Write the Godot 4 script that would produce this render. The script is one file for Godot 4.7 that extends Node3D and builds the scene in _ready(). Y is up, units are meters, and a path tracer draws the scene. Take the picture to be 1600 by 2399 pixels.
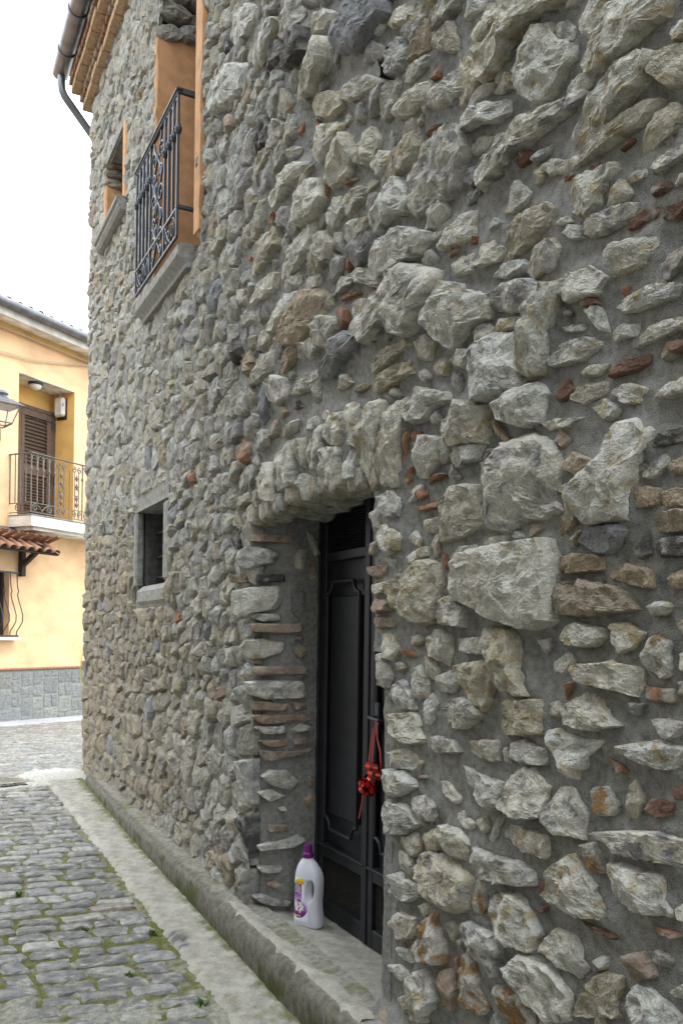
extends Node3D
# A rubble stone house with a cellar door beside a cobbled lane; a yellow house stands beyond its corner.
# The stone wall is the plane x = 0, facing -x; it runs away from the camera along -z ("s" below is -z). Metres.

const FACE_STONES := [
	[0,2546,1456,2493,1463,2440,1417,2464,1371,2517,1383],
	[0,2572,1388,2517,1376,2476,1319,2514,1277,2562,1287],
	[7,2433,1408,2377,1412,2322,1398,2328,1385,2426,1392],
	[0,2366,1450,2300,1457,2294,1432,2341,1422],
	[0,2248,1442,2193,1470,2150,1461,2118,1406,2148,1367,2213,1391,2245,1415],
	[0,2093,1444,2029,1450,1958,1448,1957,1404,2057,1407],
	[1,1936,1473,1832,1467,1810,1439,1792,1362,1755,1310,1787,1305,1871,1318,1894,1379,1917,1421],
	[0,1639,1468,1591,1489,1511,1475,1498,1459,1536,1435,1596,1434,1635,1448],
	[0,1467,1484,1431,1488,1408,1473,1382,1466,1407,1435,1445,1419,1458,1448],
	[2,1381,1419,1362,1451,1335,1460,1310,1441,1306,1383,1328,1372,1369,1389],
	[0,1677,1391,1624,1417,1606,1394,1637,1361,1673,1372],
	[0,1568,1386,1466,1398,1389,1384,1399,1327,1465,1336,1554,1349],
	[7,1377,1348,1301,1348,1290,1318,1332,1317,1379,1324],
	[0,1697,1286,1657,1294,1631,1267,1656,1255,1693,1262],
	[7,1643,1296,1615,1350,1595,1349,1625,1290],
	[0,1617,1283,1547,1321,1508,1310,1482,1276,1448,1257,1539,1236,1603,1246],
	[3,1428,1307,1379,1311,1398,1281,1416,1286],
	[0,2345,1344,2298,1358,2250,1311,2255,1271,2307,1255,2338,1306],
	[0,2275,1383,2241,1391,2201,1350,2212,1322,2256,1326],
	[0,2190,1332,2137,1349,2090,1326,2105,1287,2167,1286],
	[1,2081,1366,1980,1381,1943,1371,1915,1324,1954,1250,2005,1274,2055,1327],
	[0,2155,1234,2074,1275,1996,1269,1967,1233,2042,1189,2123,1195],
	[0,2449,1287,2399,1309,2355,1274,2317,1220,2409,1213],
	[0,2271,1242,2238,1275,2199,1248,2236,1181,2264,1194],
	[0,2512,1184,2323,1207,2263,1127,2332,1109,2470,1129],
	[1,1865,1274,1836,1286,1716,1290,1708,1256,1715,1208,1859,1192],
	[0,2235,1136,2196,1149,2111,1144,2065,1118,2163,1100,2223,1107],
	[0,2022,1152,1902,1169,1892,1116,1937,1107,2016,1122],
	[0,1876,1150,1846,1159,1841,1115,1866,1114],
	[0,1825,1170,1768,1184,1699,1167,1694,1133,1767,1123,1816,1132],
	[0,1685,1213,1648,1225,1585,1208,1506,1212,1551,1177,1586,1117,1632,1142],
	[0,1438,1209,1386,1222,1330,1235,1262,1222,1292,1177,1362,1182,1420,1194],
	[7,1486,1178,1443,1168,1422,1154,1452,1143],
	[0,2059,1076,1982,1065,1865,1056,1881,1000,1924,976,1990,1008],
	[0,1864,1019,1823,1079,1759,1114,1685,1075,1695,1004,1764,986,1855,989],
	[0,2469,1064,2368,1089,2284,1057,2318,1024,2441,1022],
	[0,2500,1000,2378,1012,2305,979,2401,931,2491,929],
	[0,2490,896,2363,906,2279,866,2373,816,2474,794],
	[0,2176,1009,2134,1019,2072,977,2091,962,2154,980],
	[7,2329,1000,2260,1020,2248,1013,2317,993],
	[0,2328,932,2258,956,2196,931,2222,884,2279,879],
	[0,2091,928,2056,943,2002,922,2016,897,2065,904],
	[0,1687,996,1638,1076,1603,1086,1548,1033,1560,976,1636,972],
	[2,1536,1095,1485,1108,1453,1073,1465,1049,1515,1039],
	[1,1423,1052,1407,1130,1396,1134,1378,1096,1394,1058],
	[8,1364,1094,1345,1108,1281,1109,1296,1081,1327,1065,1361,1077],
	[8,1292,1136,1257,1162,1257,1117,1281,1117],
	[0,1997,929,1942,951,1932,920,1959,898],
	[0,2167,853,2136,889,2064,887,2015,858,2028,810,2103,809],
	[1,2269,832,2200,864,2172,852,2187,801,2242,789],
	[0,2391,793,2313,828,2283,792,2311,754,2365,760],
	[0,2421,741,2359,756,2304,712,2339,685,2407,699],
	[0,1931,888,1876,969,1863,969,1913,886],
	[0,1853,915,1829,952,1763,955,1694,950,1693,893,1770,898],
	[0,1502,998,1440,1014,1327,1038,1259,1032,1263,986,1331,974,1428,972],
	[1,2265,765,2198,787,2062,779,2008,759,2010,680,2079,648,2195,656,2269,703],
	[0,1977,856,1895,853,1794,861,1745,848,1737,815,1859,792,1943,787],
	[2,1563,955,1524,968,1501,946,1484,911,1519,905,1546,931],
	[0,1662,815,1634,885,1586,926,1532,888,1499,846,1445,812,1556,797,1640,802],
	[0,1457,934,1421,943,1331,940,1297,870,1379,854,1438,872],
	[7,1721,789,1677,872,1663,873,1702,794],
	[0,2476,643,2406,674,2320,665,2267,648,2355,599,2443,613],
	[2,2026,743,1984,771,1937,755,1936,677,1982,671,2002,716],
	[0,1910,730,1824,770,1759,758,1711,707,1726,652,1813,643,1891,677],
	[0,1692,673,1645,727,1582,733,1541,677,1567,639,1636,653],
	[8,1632,780,1549,781,1442,778,1448,765,1529,764],
	[8,1724,760,1683,777,1690,760,1712,749],
	[0,2466,495,2403,547,2312,555,2316,504,2388,459],
	[0,2301,596,2238,629,2221,601,2260,571],
	[2,2286,476,2236,548,2183,618,2149,569,2131,478,2234,451],
	[0,2134,597,2098,611,2072,593,2097,551,2128,564],
	[0,2038,621,1990,641,1890,640,1859,612,1887,528,1960,551],
	[7,1359,828,1323,833,1271,837,1273,824,1323,820],
	[6,1417,742,1366,766,1327,731,1387,696],
	[0,1816,575,1756,629,1665,633,1600,594,1606,525,1662,502,1739,531],
	[2,2046,522,2017,535,1968,504,1921,424,1947,402,2033,391],
	[6,2146,446,2090,472,2073,421,2092,350,2133,351],
	[0,2324,358,2255,410,2177,405,2170,349,2240,258,2309,245],
	[0,2425,424,2351,442,2326,407,2374,403],
	[0,2481,346,2398,375,2336,359,2385,329],
	[0,2414,260,2359,294,2334,266,2369,230],
	[2,1887,496,1819,511,1738,516,1721,453,1800,410,1851,457],
	[1,1578,546,1553,607,1495,670,1428,688,1442,631,1432,602,1525,562],
	[0,1403,629,1382,685,1337,693,1278,675,1252,636,1374,585],
	[0,1289,711,1250,742,1224,720,1269,703],
	[0,1287,881,1253,911,1227,899,1252,867,1271,869],
	[0,1721,428,1685,508,1633,471],
	[7,2085,514,2065,515,2059,472,2079,470],
	[0,1279,1421,1262,1430,1236,1410,1261,1385,1276,1397],
	[0,1735,1447,1697,1450,1693,1425,1711,1413],
	[0,2103,1627,2035,1686,1897,1697,1702,1695,1679,1643,1680,1506,1759,1486,1875,1503,1946,1526,2061,1568],
	[5,1662,1544,1634,1587,1572,1591,1469,1570,1427,1551,1414,1519,1531,1508,1647,1515],
	[5,1664,1650,1601,1659,1505,1645,1507,1613,1607,1612,1656,1622],
	[5,1488,1612,1434,1622,1365,1604,1358,1565,1398,1571,1476,1593],
	[3,1581,1684,1548,1713,1447,1712,1435,1692,1459,1668,1489,1648],
	[0,1604,1795,1551,1839,1481,1882,1464,1928,1416,1925,1370,1892,1380,1864,1403,1842,1419,1801,1424,1731,1485,1734,1535,1730,1582,1764],
	[0,1942,1924,1877,1961,1786,1970,1692,1932,1673,1874,1683,1821,1671,1780,1711,1771,1805,1772,1838,1747,1916,1769,1923,1867],
	[1,2166,1862,2130,1892,2010,1880,1981,1837,1966,1780,2066,1751,2173,1744],
	[0,2156,2096,2075,2136,1978,2097,1963,2055,1976,2008,2043,2018,2144,2029],
	[0,2143,2000,2062,2013,1985,1996,2012,1964,2111,1956],
	[5,1964,2082,1945,2075,1886,2006,1864,1988,1886,1990,1922,2019],
	[0,2352,2070,2299,2081,2208,2057,2218,2001,2273,1962,2314,1969,2333,2016],
	[0,2203,2059,2171,2058,2159,2008,2196,1985],
	[0,2385,2184,2339,2243,2268,2219,2190,2193,2173,2166,2244,2164,2289,2138,2360,2147],
	[0,2004,2226,1982,2264,1910,2275,1858,2254,1814,2163,1821,2123,1889,2124,1983,2131],
	[0,1807,2213,1776,2270,1769,2309,1716,2336,1675,2321,1685,2271,1713,2225,1719,2157,1765,2144,1798,2169],
	[0,1967,2408,1895,2416,1795,2390,1747,2357,1777,2327,1843,2334,1930,2368],
	[0,1888,2081,1838,2106,1757,2107,1725,2078,1739,2016,1803,2015,1870,2045],
	[0,1731,2004,1679,2003,1580,1986,1635,1974,1693,1979],
	[0,1690,2164,1654,2182,1570,2172,1534,2147,1590,2125,1689,2144],
	[0,1582,2090,1556,2102,1504,2092,1529,2076,1569,2082],
	[0,1671,2330,1643,2349,1560,2337,1514,2297,1539,2269,1627,2285],
	[8,1606,2269,1572,2273,1533,2257,1519,2237,1579,2252],
	[0,1565,2236,1545,2243,1519,2225,1502,2174,1531,2187],
	[8,1655,2266,1627,2261,1620,2244,1648,2251],
	[0,1662,2229,1591,2214,1584,2197,1640,2210],
	[0,1457,2213,1421,2223,1354,2221,1305,2207,1315,2186,1364,2186,1433,2192],
	[0,1402,2103,1369,2132,1325,2139,1274,2126,1258,2109,1335,2108],
	[8,1340,2068,1324,2090,1273,2083,1282,2063,1329,2050],
	[8,1494,2057,1473,2083,1373,2081,1376,2061,1424,2052],
	[0,1475,2021,1436,2031,1389,2008,1400,1980,1447,1992],
	[0,1554,2008,1509,2011,1465,1982,1477,1967,1508,1965],
	[8,1676,2047,1666,2078,1638,2093,1609,2059,1651,2040],
	[0,1622,2043,1588,2059,1516,2054,1509,2029,1574,2020],
	[0,1349,1981,1317,1998,1272,2003,1246,1984,1271,1970,1317,1971],
	[4,1358,1872,1342,1895,1270,1896,1244,1879,1270,1872,1320,1869],
	[0,1391,1814,1358,1847,1315,1856,1330,1821,1363,1805],
	[5,1314,1831,1269,1839,1248,1815,1268,1802,1303,1804],
	[5,1416,1783,1385,1789,1340,1776,1340,1746,1407,1744],
	[5,1337,1767,1298,1774,1268,1765,1251,1747,1267,1732,1329,1736],
	[5,1358,1702,1339,1725,1267,1724,1241,1697,1266,1679,1339,1685],
	[4,1417,1660,1372,1686,1362,1642,1393,1630],
	[4,1354,1654,1327,1669,1266,1667,1240,1644,1265,1630,1327,1631],
	[5,1310,1592,1265,1600,1239,1580,1264,1557,1304,1563],
	[0,1363,1523,1336,1537,1304,1525,1325,1505,1357,1505],
	[5,1669,1721,1652,1758,1606,1767,1602,1733,1651,1714],
	[6,1773,1747,1688,1748,1726,1727,1764,1711],
	[0,1629,1678,1598,1714,1585,1712,1601,1676],
	[0,1672,1829,1625,1837,1587,1812,1618,1805,1660,1816],
	[5,1644,1884,1613,1907,1545,1876,1531,1859,1584,1847,1633,1867],
	[0,1969,1719,1915,1731,1863,1731,1871,1705,1950,1701],
	[0,2140,1688,2085,1718,2006,1712,1996,1683,2064,1679],
	[0,1854,1735,1813,1736,1784,1715,1829,1717],
	[0,2005,1871,1968,1874,1963,1854,1991,1860],
	[1,2471,1615,2347,1653,2277,1686,2198,1662,2186,1608,2216,1513,2272,1495,2418,1542],
	[0,2206,1537,2164,1571,2101,1569,2060,1534,2059,1482,2183,1495],
	[0,2577,1802,2530,1831,2437,1788,2442,1743,2500,1728],
	[0,2588,1932,2506,1941,2453,1907,2458,1855,2531,1864],
	[0,2386,1770,2345,1791,2314,1763,2325,1739],
	[0,2245,1745,2212,1769,2195,1758,2210,1705,2238,1701],
	[7,2183,1703,2156,1701,2145,1659,2166,1654],
	[7,2278,1932,2261,1948,2195,1955,2168,1942,2227,1937],
	[7,2352,1862,2282,1868,2215,1868,2214,1850,2305,1849],
	[0,2281,1816,2202,1819,2191,1787,2234,1774,2280,1785],
	[0,2396,1893,2330,1937,2307,1927,2341,1892],
	[7,2416,1960,2381,2005,2356,2004,2367,1965,2391,1946],
	[0,2416,1696,2349,1726,2313,1713,2330,1684],
	[0,2331,1727,2279,1738,2266,1710,2301,1697],
	[0,2248,2531,2210,2541,2104,2496,2093,2470,2176,2493,2241,2486],
	[0,2252,2453,2186,2473,2083,2460,1976,2406,1984,2359,2061,2361,2120,2316,2195,2374,2240,2418],
	[0,2355,2398,2296,2405,2244,2365,2271,2324,2329,2347],
	[0,2031,2329,1974,2336,1955,2311,1973,2278,2010,2278],
	[0,1941,2296,1920,2332,1842,2312,1850,2294,1901,2289],
	[0,2160,2287,2099,2298,2044,2282,2068,2243,2118,2257],
	[0,2248,2293,2204,2305,2160,2275,2181,2251,2225,2262],
	[0,2334,2292,2293,2296,2269,2268,2292,2256],
	[0,2147,2571,2095,2574,2045,2549,2074,2526,2125,2533],
	[0,1483,2294,1471,2321,1394,2300,1400,2285,1458,2281],
	[7,1451,2233,1449,2255,1437,2250,1442,2226],
	[0,1483,2159,1456,2170,1414,2155,1420,2135,1474,2138],
	[0,2107,3295,2065,3309,2002,3267,2022,3256,2078,3268],
	[0,2052,3202,2021,3227,1967,3233,1896,3198,1915,3179,1966,3180,2027,3174],
	[0,1988,3098,1965,3112,1901,3135,1883,3166,1782,3145,1671,3056,1702,3049,1792,3077,1838,3073,1881,3072,1899,3037,1963,3031,1990,3067],
	[0,2068,3171,2033,3164,1985,3144,1998,3132,2047,3147],
	[0,1824,2962,1813,2993,1779,3009,1762,3029,1712,3001,1700,2965,1647,2918,1646,2886,1677,2883,1709,2851,1758,2854,1811,2913],
	[0,1690,2984,1680,3002,1654,2989,1630,2956,1642,2929,1668,2949],
	[0,1610,2958,1588,2975,1579,3003,1522,2961,1539,2919,1568,2903,1597,2925],
	[0,1566,2845,1539,2879,1494,2913,1446,2920,1323,2838,1349,2801,1418,2807,1460,2795,1510,2804,1556,2815],
	[0,1317,2756,1299,2765,1273,2746,1284,2727,1309,2724],
	[1,1359,2684,1347,2708,1317,2710,1257,2686,1256,2612,1323,2642],
	[1,2104,3151,2060,3129,2014,3085,2017,3046,2058,3029,2101,3023],
	[0,1952,2981,1911,3005,1879,2990,1866,2956,1916,2961],
	[0,2092,2977,2058,3016,2009,3022,1962,3011,1995,2989,2043,2983],
	[0,2063,2949,2043,2975,1974,2954,1902,2922,1895,2891,1940,2888,1993,2920,2056,2924],
	[0,1655,2814,1635,2830,1600,2827,1570,2796,1589,2783,1634,2795],
	[0,1612,2689,1598,2713,1554,2723,1532,2757,1482,2755,1421,2745,1379,2721,1387,2700,1416,2679,1480,2669,1525,2660,1592,2672],
	[0,1977,2779,1938,2808,1869,2815,1780,2810,1697,2798,1644,2790,1619,2762,1685,2759,1740,2755,1808,2754,1886,2747,1962,2728],
	[0,1636,2607,1611,2633,1539,2644,1471,2638,1386,2637,1374,2624,1406,2604,1461,2607,1524,2610,1586,2607],
	[1,1391,2552,1377,2579,1345,2596,1318,2594,1305,2571,1314,2543,1352,2529,1392,2531],
	[8,1849,2721,1831,2743,1802,2745,1755,2712,1789,2711,1830,2712],
	[8,1469,2573,1457,2585,1435,2587,1426,2578,1452,2573],
	[8,1578,2579,1561,2585,1523,2573,1533,2564,1566,2567],
	[7,1669,2591,1640,2595,1615,2592,1640,2586],
	[0,1367,2481,1351,2498,1313,2497,1294,2506,1268,2489,1280,2475,1324,2472,1351,2470],
	[0,1629,2520,1609,2549,1570,2562,1496,2550,1491,2531,1522,2513,1540,2481,1573,2475,1608,2497],
	[0,1512,2468,1495,2493,1464,2502,1439,2464,1454,2455,1494,2453],
	[0,1442,2495,1425,2506,1396,2495,1395,2482,1433,2486],
	[8,1374,2425,1372,2446,1327,2439,1319,2421,1346,2416],
	[0,1892,2618,1866,2664,1842,2676,1790,2622,1810,2609,1858,2607],
	[1,1871,2493,1869,2558,1815,2569,1735,2564,1702,2538,1723,2508,1773,2496,1837,2488],
	[0,2025,2526,1992,2565,1952,2561,1896,2515,1925,2499,1991,2508],
	[0,1685,2503,1638,2496,1628,2478,1669,2485],
	[0,1658,2463,1638,2475,1592,2452,1587,2426,1627,2436],
	[0,1578,2436,1544,2452,1489,2448,1432,2433,1445,2409,1497,2406,1544,2412],
	[8,1444,2380,1427,2398,1394,2409,1354,2398,1349,2371,1385,2374,1423,2374],
	[8,1341,2358,1330,2378,1278,2376,1266,2355,1310,2345],
	[0,1483,2334,1461,2348,1405,2342,1368,2333,1368,2314,1396,2294,1460,2286],
	[0,1801,2432,1756,2459,1701,2462,1679,2428,1710,2398,1766,2400],
	[0,1937,2460,1905,2476,1825,2460,1807,2434,1867,2430],
	[0,2092,2651,2071,2692,2036,2673,2042,2638,2069,2621],
	[7,2062,2593,2041,2614,2013,2602,2027,2587],
	[0,2089,2542,2076,2574,2033,2561,2046,2534,2074,2520],
	[1,1771,2639,1760,2671,1732,2668,1732,2642,1748,2628],
	[0,1738,2663,1705,2669,1636,2632,1662,2619,1710,2635],
	[3,2095,2803,2053,2816,1991,2802,2004,2776,2052,2766],
	[3,2094,2744,2066,2756,2023,2741,2037,2718,2079,2721],
	[0,1960,2608,1940,2619,1895,2592,1927,2594,1959,2596],
	[0,1312,2427,1289,2434,1267,2427,1279,2415,1304,2417],
	[0,2054,2866,2027,2893,1972,2865,1985,2847,2033,2847],
	[0,3279,3700,3247,3766,3149,3798,3054,3794,3022,3748,3035,3683,3129,3670,3228,3685],
	[3,2918,3717,2863,3759,2809,3781,2703,3730,2603,3652,2589,3602,2662,3589,2750,3583,2874,3658],
	[1,3159,3605,3095,3610,2927,3523,2911,3469,2998,3471,3125,3552],
	[0,2897,3487,2841,3494,2695,3453,2632,3398,2694,3398,2812,3433],
	[0,3120,3407,3059,3450,2908,3390,2907,3358,2979,3323,3054,3321],
	[0,2978,3290,2907,3351,2835,3295,2806,3218,2832,3174,2945,3177,2983,3227],
	[1,2779,3223,2702,3245,2652,3237,2613,3182,2637,3146,2699,3138,2765,3185],
	[1,2527,3022,2494,3064,2417,3076,2354,3065,2353,3021,2404,2992,2492,2995],
	[0,2648,3110,2588,3128,2506,3087,2516,3052,2598,3056],
	[0,2380,2870,2351,2944,2272,2970,2205,2988,2114,2946,2086,2877,2129,2823,2164,2793,2258,2815,2327,2809],
	[0,3279,3177,3247,3261,3182,3300,3068,3247,3050,3172,3127,3139],
	[0,3586,3422,3509,3469,3359,3456,3235,3395,3285,3363,3449,3381,3545,3365],
	[0,3017,3098,2943,3124,2857,3098,2870,3059,2954,3019],
	[0,2870,3079,2829,3092,2684,3068,2646,3044,2734,3030,2827,3015],
	[0,2607,2967,2537,2981,2458,2962,2401,2880,2422,2850,2511,2867,2580,2850,2606,2913],
	[0,2614,2770,2555,2799,2398,2774,2294,2715,2334,2677,2417,2677,2506,2688,2587,2695],
	[0,2867,2957,2812,2984,2706,2951,2731,2919,2810,2908],
	[1,3833,3187,3790,3251,3642,3269,3520,3242,3518,3181,3617,3152,3787,3154],
	[0,3456,3053,3383,3105,3259,3112,3159,3112,3189,3028,3326,3003,3435,3008],
	[1,3203,2936,3139,2994,3045,3030,2952,2947,2980,2906,3104,2920],
	[3,2794,2840,2756,2880,2641,2863,2627,2828,2701,2798,2766,2798],
	[0,2789,2658,2749,2669,2672,2642,2683,2604,2748,2607],
	[0,2475,3195,2443,3223,2327,3213,2277,3184,2306,3158,2409,3160],
	[0,2295,3120,2238,3151,2136,3139,2060,3114,2032,3054,2152,3062,2236,3098],
	[0,2577,3571,2519,3574,2441,3540,2439,3494,2518,3522],
	[0,2700,3607,2650,3605,2589,3572,2624,3559,2680,3585],
	[4,3449,3927,3434,4005,3361,4033,3237,3955,3234,3870,3338,3883],
	[4,3693,4070,3612,4106,3532,4103,3453,4032,3529,4019,3629,4032],
	[0,3827,4205,3742,4256,3637,4245,3515,4167,3572,4128,3694,4110,3803,4151],
	[0,3493,4094,3457,4145,3385,4178,3259,4096,3292,4061,3380,4045,3454,4062],
	[0,3169,3913,3138,3955,3043,3913,2981,3854,3072,3859,3136,3878],
	[0,4121,4459,4075,4540,3954,4529,3836,4428,3902,4389,4045,4394],
	[0,4437,4307,4355,4370,4168,4349,3990,4245,4035,4171,4187,4187,4377,4238],
	[0,2295,2742,2267,2788,2200,2790,2181,2745,2217,2719],
	[7,2272,3192,2264,3229,2245,3231,2230,3215,2239,3188],
	[7,3050,3192,3053,3287,3022,3279,3019,3165],
	[7,3190,3567,3141,3540,3075,3465,3114,3479],
	[7,2872,3143,2845,3149,2777,3136,2776,3123],
	[7,3192,3858,3168,3878,3104,3872,3103,3858,3150,3840],
	[7,2318,3047,2303,3060,2225,3040,2254,3034],
	[7,2848,2804,2823,2889,2796,2884,2821,2819],
	[7,2725,2740,2699,2727,2611,2662,2647,2667],
	[7,2909,2724,2888,2733,2744,2704,2743,2692],
	[7,2191,2611,2168,2617,2106,2602,2114,2596,2168,2599],
	[7,3654,3321,3646,3391,3615,3377,3613,3311],
	[7,3952,3290,3893,3283,3824,3252,3881,3254],
	[7,3318,3557,3294,3608,3267,3598,3283,3560],
	[0,2216,2656,2161,2696,2082,2692,2049,2678,2048,2613,2124,2624,2187,2635],
	[0,2149,2564,2105,2567,2047,2564,2046,2515,2122,2533],
	[0,3670,2163,3637,2222,3569,2230,3517,2189,3490,2103,3495,2023,3632,2080],
	[0,3511,2232,3455,2259,3332,2284,3307,2213,3260,2128,3265,2070,3448,2073,3483,2134],
	[0,3308,2237,3272,2266,3200,2263,3184,2202,3188,2134,3253,2156],
	[0,3258,2086,3209,2120,3138,2091,3123,2043,3206,2032],
	[0,3191,2204,3157,2243,3117,2258,3120,2156,3168,2142],
	[0,3116,2224,3064,2281,2987,2286,2997,2211,3021,2150,3058,2089,3112,2109],
	[0,2998,2223,2975,2289,2914,2302,2848,2290,2840,2222,2861,2158,2959,2182],
	[0,3009,2181,2861,2163,2859,2089,2880,2012,3056,2033,3019,2094],
	[0,2817,2239,2797,2312,2718,2288,2717,2242,2725,2157,2735,2129,2803,2147],
	[0,2825,2104,2803,2141,2730,2128,2739,2068,2732,2021,2799,2016],
	[0,2690,2049,2682,2169,2632,2228,2602,2271,2513,2254,2531,2196,2559,2144,2586,2061,2616,2027,2615,1987],
	[0,2566,2058,2548,2113,2502,2199,2428,2210,2396,2207,2408,2150,2443,2078,2458,1977,2554,1992],
	[7,2441,2026,2390,2130,2376,2125,2414,2031],
	[6,2624,1964,2605,2025,2585,2022,2593,1954],
	[5,3473,2759,3396,2803,3306,2833,3220,2851,3081,2808,3041,2766,3065,2707,3186,2700,3242,2671,3393,2716],
	[0,3095,2627,3077,2677,3026,2694,2900,2643,2947,2598,2984,2571,3048,2596],
	[0,2928,2760,2858,2798,2733,2773,2615,2724,2564,2675,2614,2669,2765,2749,2833,2753],
	[0,2795,2640,2752,2672,2686,2649,2696,2612,2749,2599],
	[0,2694,2566,2622,2607,2533,2625,2477,2648,2386,2642,2249,2569,2256,2540,2305,2500,2389,2450,2453,2465,2492,2520,2569,2506,2640,2499],
	[1,2637,2408,2587,2434,2434,2427,2410,2401,2488,2386,2616,2378],
	[1,2624,2326,2565,2349,2432,2347,2386,2306,2486,2300,2583,2296],
	[3,2969,2512,2946,2571,2851,2574,2781,2542,2802,2501,2896,2497,2955,2453,3044,2466,3020,2510],
	[0,3384,2483,3295,2514,3099,2520,3071,2484,3151,2454,3293,2454],
	[0,3596,2516,3582,2582,3499,2586,3402,2548,3400,2481,3495,2473],
	[0,2916,2389,2893,2426,2846,2430,2799,2386,2856,2374],
	[5,3483,2601,3422,2664,3331,2686,3300,2659,3343,2611,3435,2588],
	[0,3269,2614,3213,2650,3116,2638,3074,2586,3155,2576],
	[3,3698,2436,3702,2541,3669,2592,3607,2570,3629,2459],
	[6,3598,2331,3575,2390,3509,2413,3491,2366,3523,2335],
	[0,3215,2301,3188,2336,3092,2332,3078,2289,3145,2275],
	[0,3441,2306,3395,2351,3275,2361,3303,2326,3393,2290],
	[0,3823,2335,3732,2377,3609,2391,3589,2329,3693,2297],
	[0,3066,2332,3014,2336,2975,2311,3013,2292,3065,2315],
	[5,2786,2346,2742,2361,2667,2351,2666,2336,2741,2335],
	[1,3749,2811,3696,2847,3617,2836,3607,2794,3657,2757],
	[0,3626,2838,3593,2892,3511,2928,3462,2898,3492,2846,3557,2817],
	[0,3851,3044,3759,3079,3583,3074,3532,3048,3564,3003,3666,3001,3812,3024],
	[0,3429,2863,3415,2919,3308,2900,3307,2851,3381,2834],
	[0,3235,2874,3194,2917,3098,2893,3096,2853,3178,2854],
	[0,3432,2956,3371,2983,3281,2967,3295,2931,3385,2927],
	[0,4006,2979,3967,3015,3849,3003,3791,2944,3905,2953],
	[5,3956,2748,3939,2812,3880,2816,3802,2746,3819,2711,3895,2711],
	[0,3816,2636,3708,2680,3639,2726,3570,2719,3585,2660,3687,2623],
	[6,2650,1693,2539,1694,2530,1673,2554,1656,2636,1662],
	[0,2635,1629,2513,1639,2499,1606,2578,1595,2621,1603],
	[6,2620,1561,2603,1579,2494,1574,2493,1538,2593,1533],
	[6,2592,1498,2576,1519,2477,1515,2472,1485,2575,1479],
	[5,2644,1773,2609,1782,2608,1736,2638,1738],
	[0,2638,1882,2595,1897,2569,1869,2585,1830,2628,1838]]
const JAMB_STONES := [
	[6,-35,1920,145,1915,145,1884,-35,1884],
	[0,-98,1801,-81,1846,-29,1865,79,1849,109,1829,86,1788,-39,1760,-86,1779],
	[4,-12,1731,117,1737,117,1703,-9,1698],
	[5,-103,1732,-18,1728,-17,1697,-96,1697],
	[0,-113,1652,-14,1673,112,1677,125,1616,95,1570,11,1557,-76,1527,-112,1554],
	[0,-24,1528,6,1549,102,1548,102,1520,18,1513],
	[6,-35,1501,188,1505,201,1471,115,1456,-17,1465],
	[0,-74,1390,-52,1423,37,1430,122,1414,116,1369,38,1341,-38,1335],
	[0,156,1814,183,1855,217,1857,203,1766,166,1764],
	[5,237,1768,246,1808,271,1803,266,1718,241,1716],
	[3,146,1651,217,1659,215,1573,181,1536,150,1560],
	[0,225,1937,244,1933,283,1838,264,1832,238,1876],
	[5,165,1369,189,1409,233,1392,228,1358,190,1346],
	[7,161,1442,220,1443,220,1429,164,1431],
	[7,-20,1302,224,1304,232,1268,-13,1263],
	[0,-60,1226,15,1237,204,1232,212,1157,36,1151,-39,1175],
	[6,-32,1136,44,1141,141,1126,135,1097,-17,1098],
	[6,159,1138,234,1133,241,1100,163,1099],
	[6,-31,1076,242,1081,250,1048,18,1036],
	[0,-16,1021,122,1026,129,993,32,987],
	[0,157,1005,199,1033,243,1022,236,1002,172,992],
	[7,5,957,137,964,137,935,54,926],
	[7,161,963,229,970,230,940,173,933],
	[7,13,911,159,904,259,919,245,900,173,881,41,865],
	[0,21,789,62,819,132,815,189,766,155,723,70,748],
	[0,2,714,70,728,134,698,64,671],
	[0,96,640,127,647,128,631,103,629],
	[6,52,566,146,561,143,535,56,534],
	[0,6,471,109,487,193,508,229,482,173,458,75,451,20,450],
	[0,7,369,118,366,122,343,28,344],
	[6,49,293,77,303,119,285,105,271,56,280],
	[0,-11,230,30,235,162,199,156,180,30,203],
	[7,243,779,264,781,265,735,247,733],
	[7,226,678,262,702,270,649,234,632]]


var M := {}
var T := {}
var rng := RandomNumberGenerator.new()
var nz_a := FastNoiseLite.new()
var nz_b := FastNoiseLite.new()
var nz_c := FastNoiseLite.new()

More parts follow.
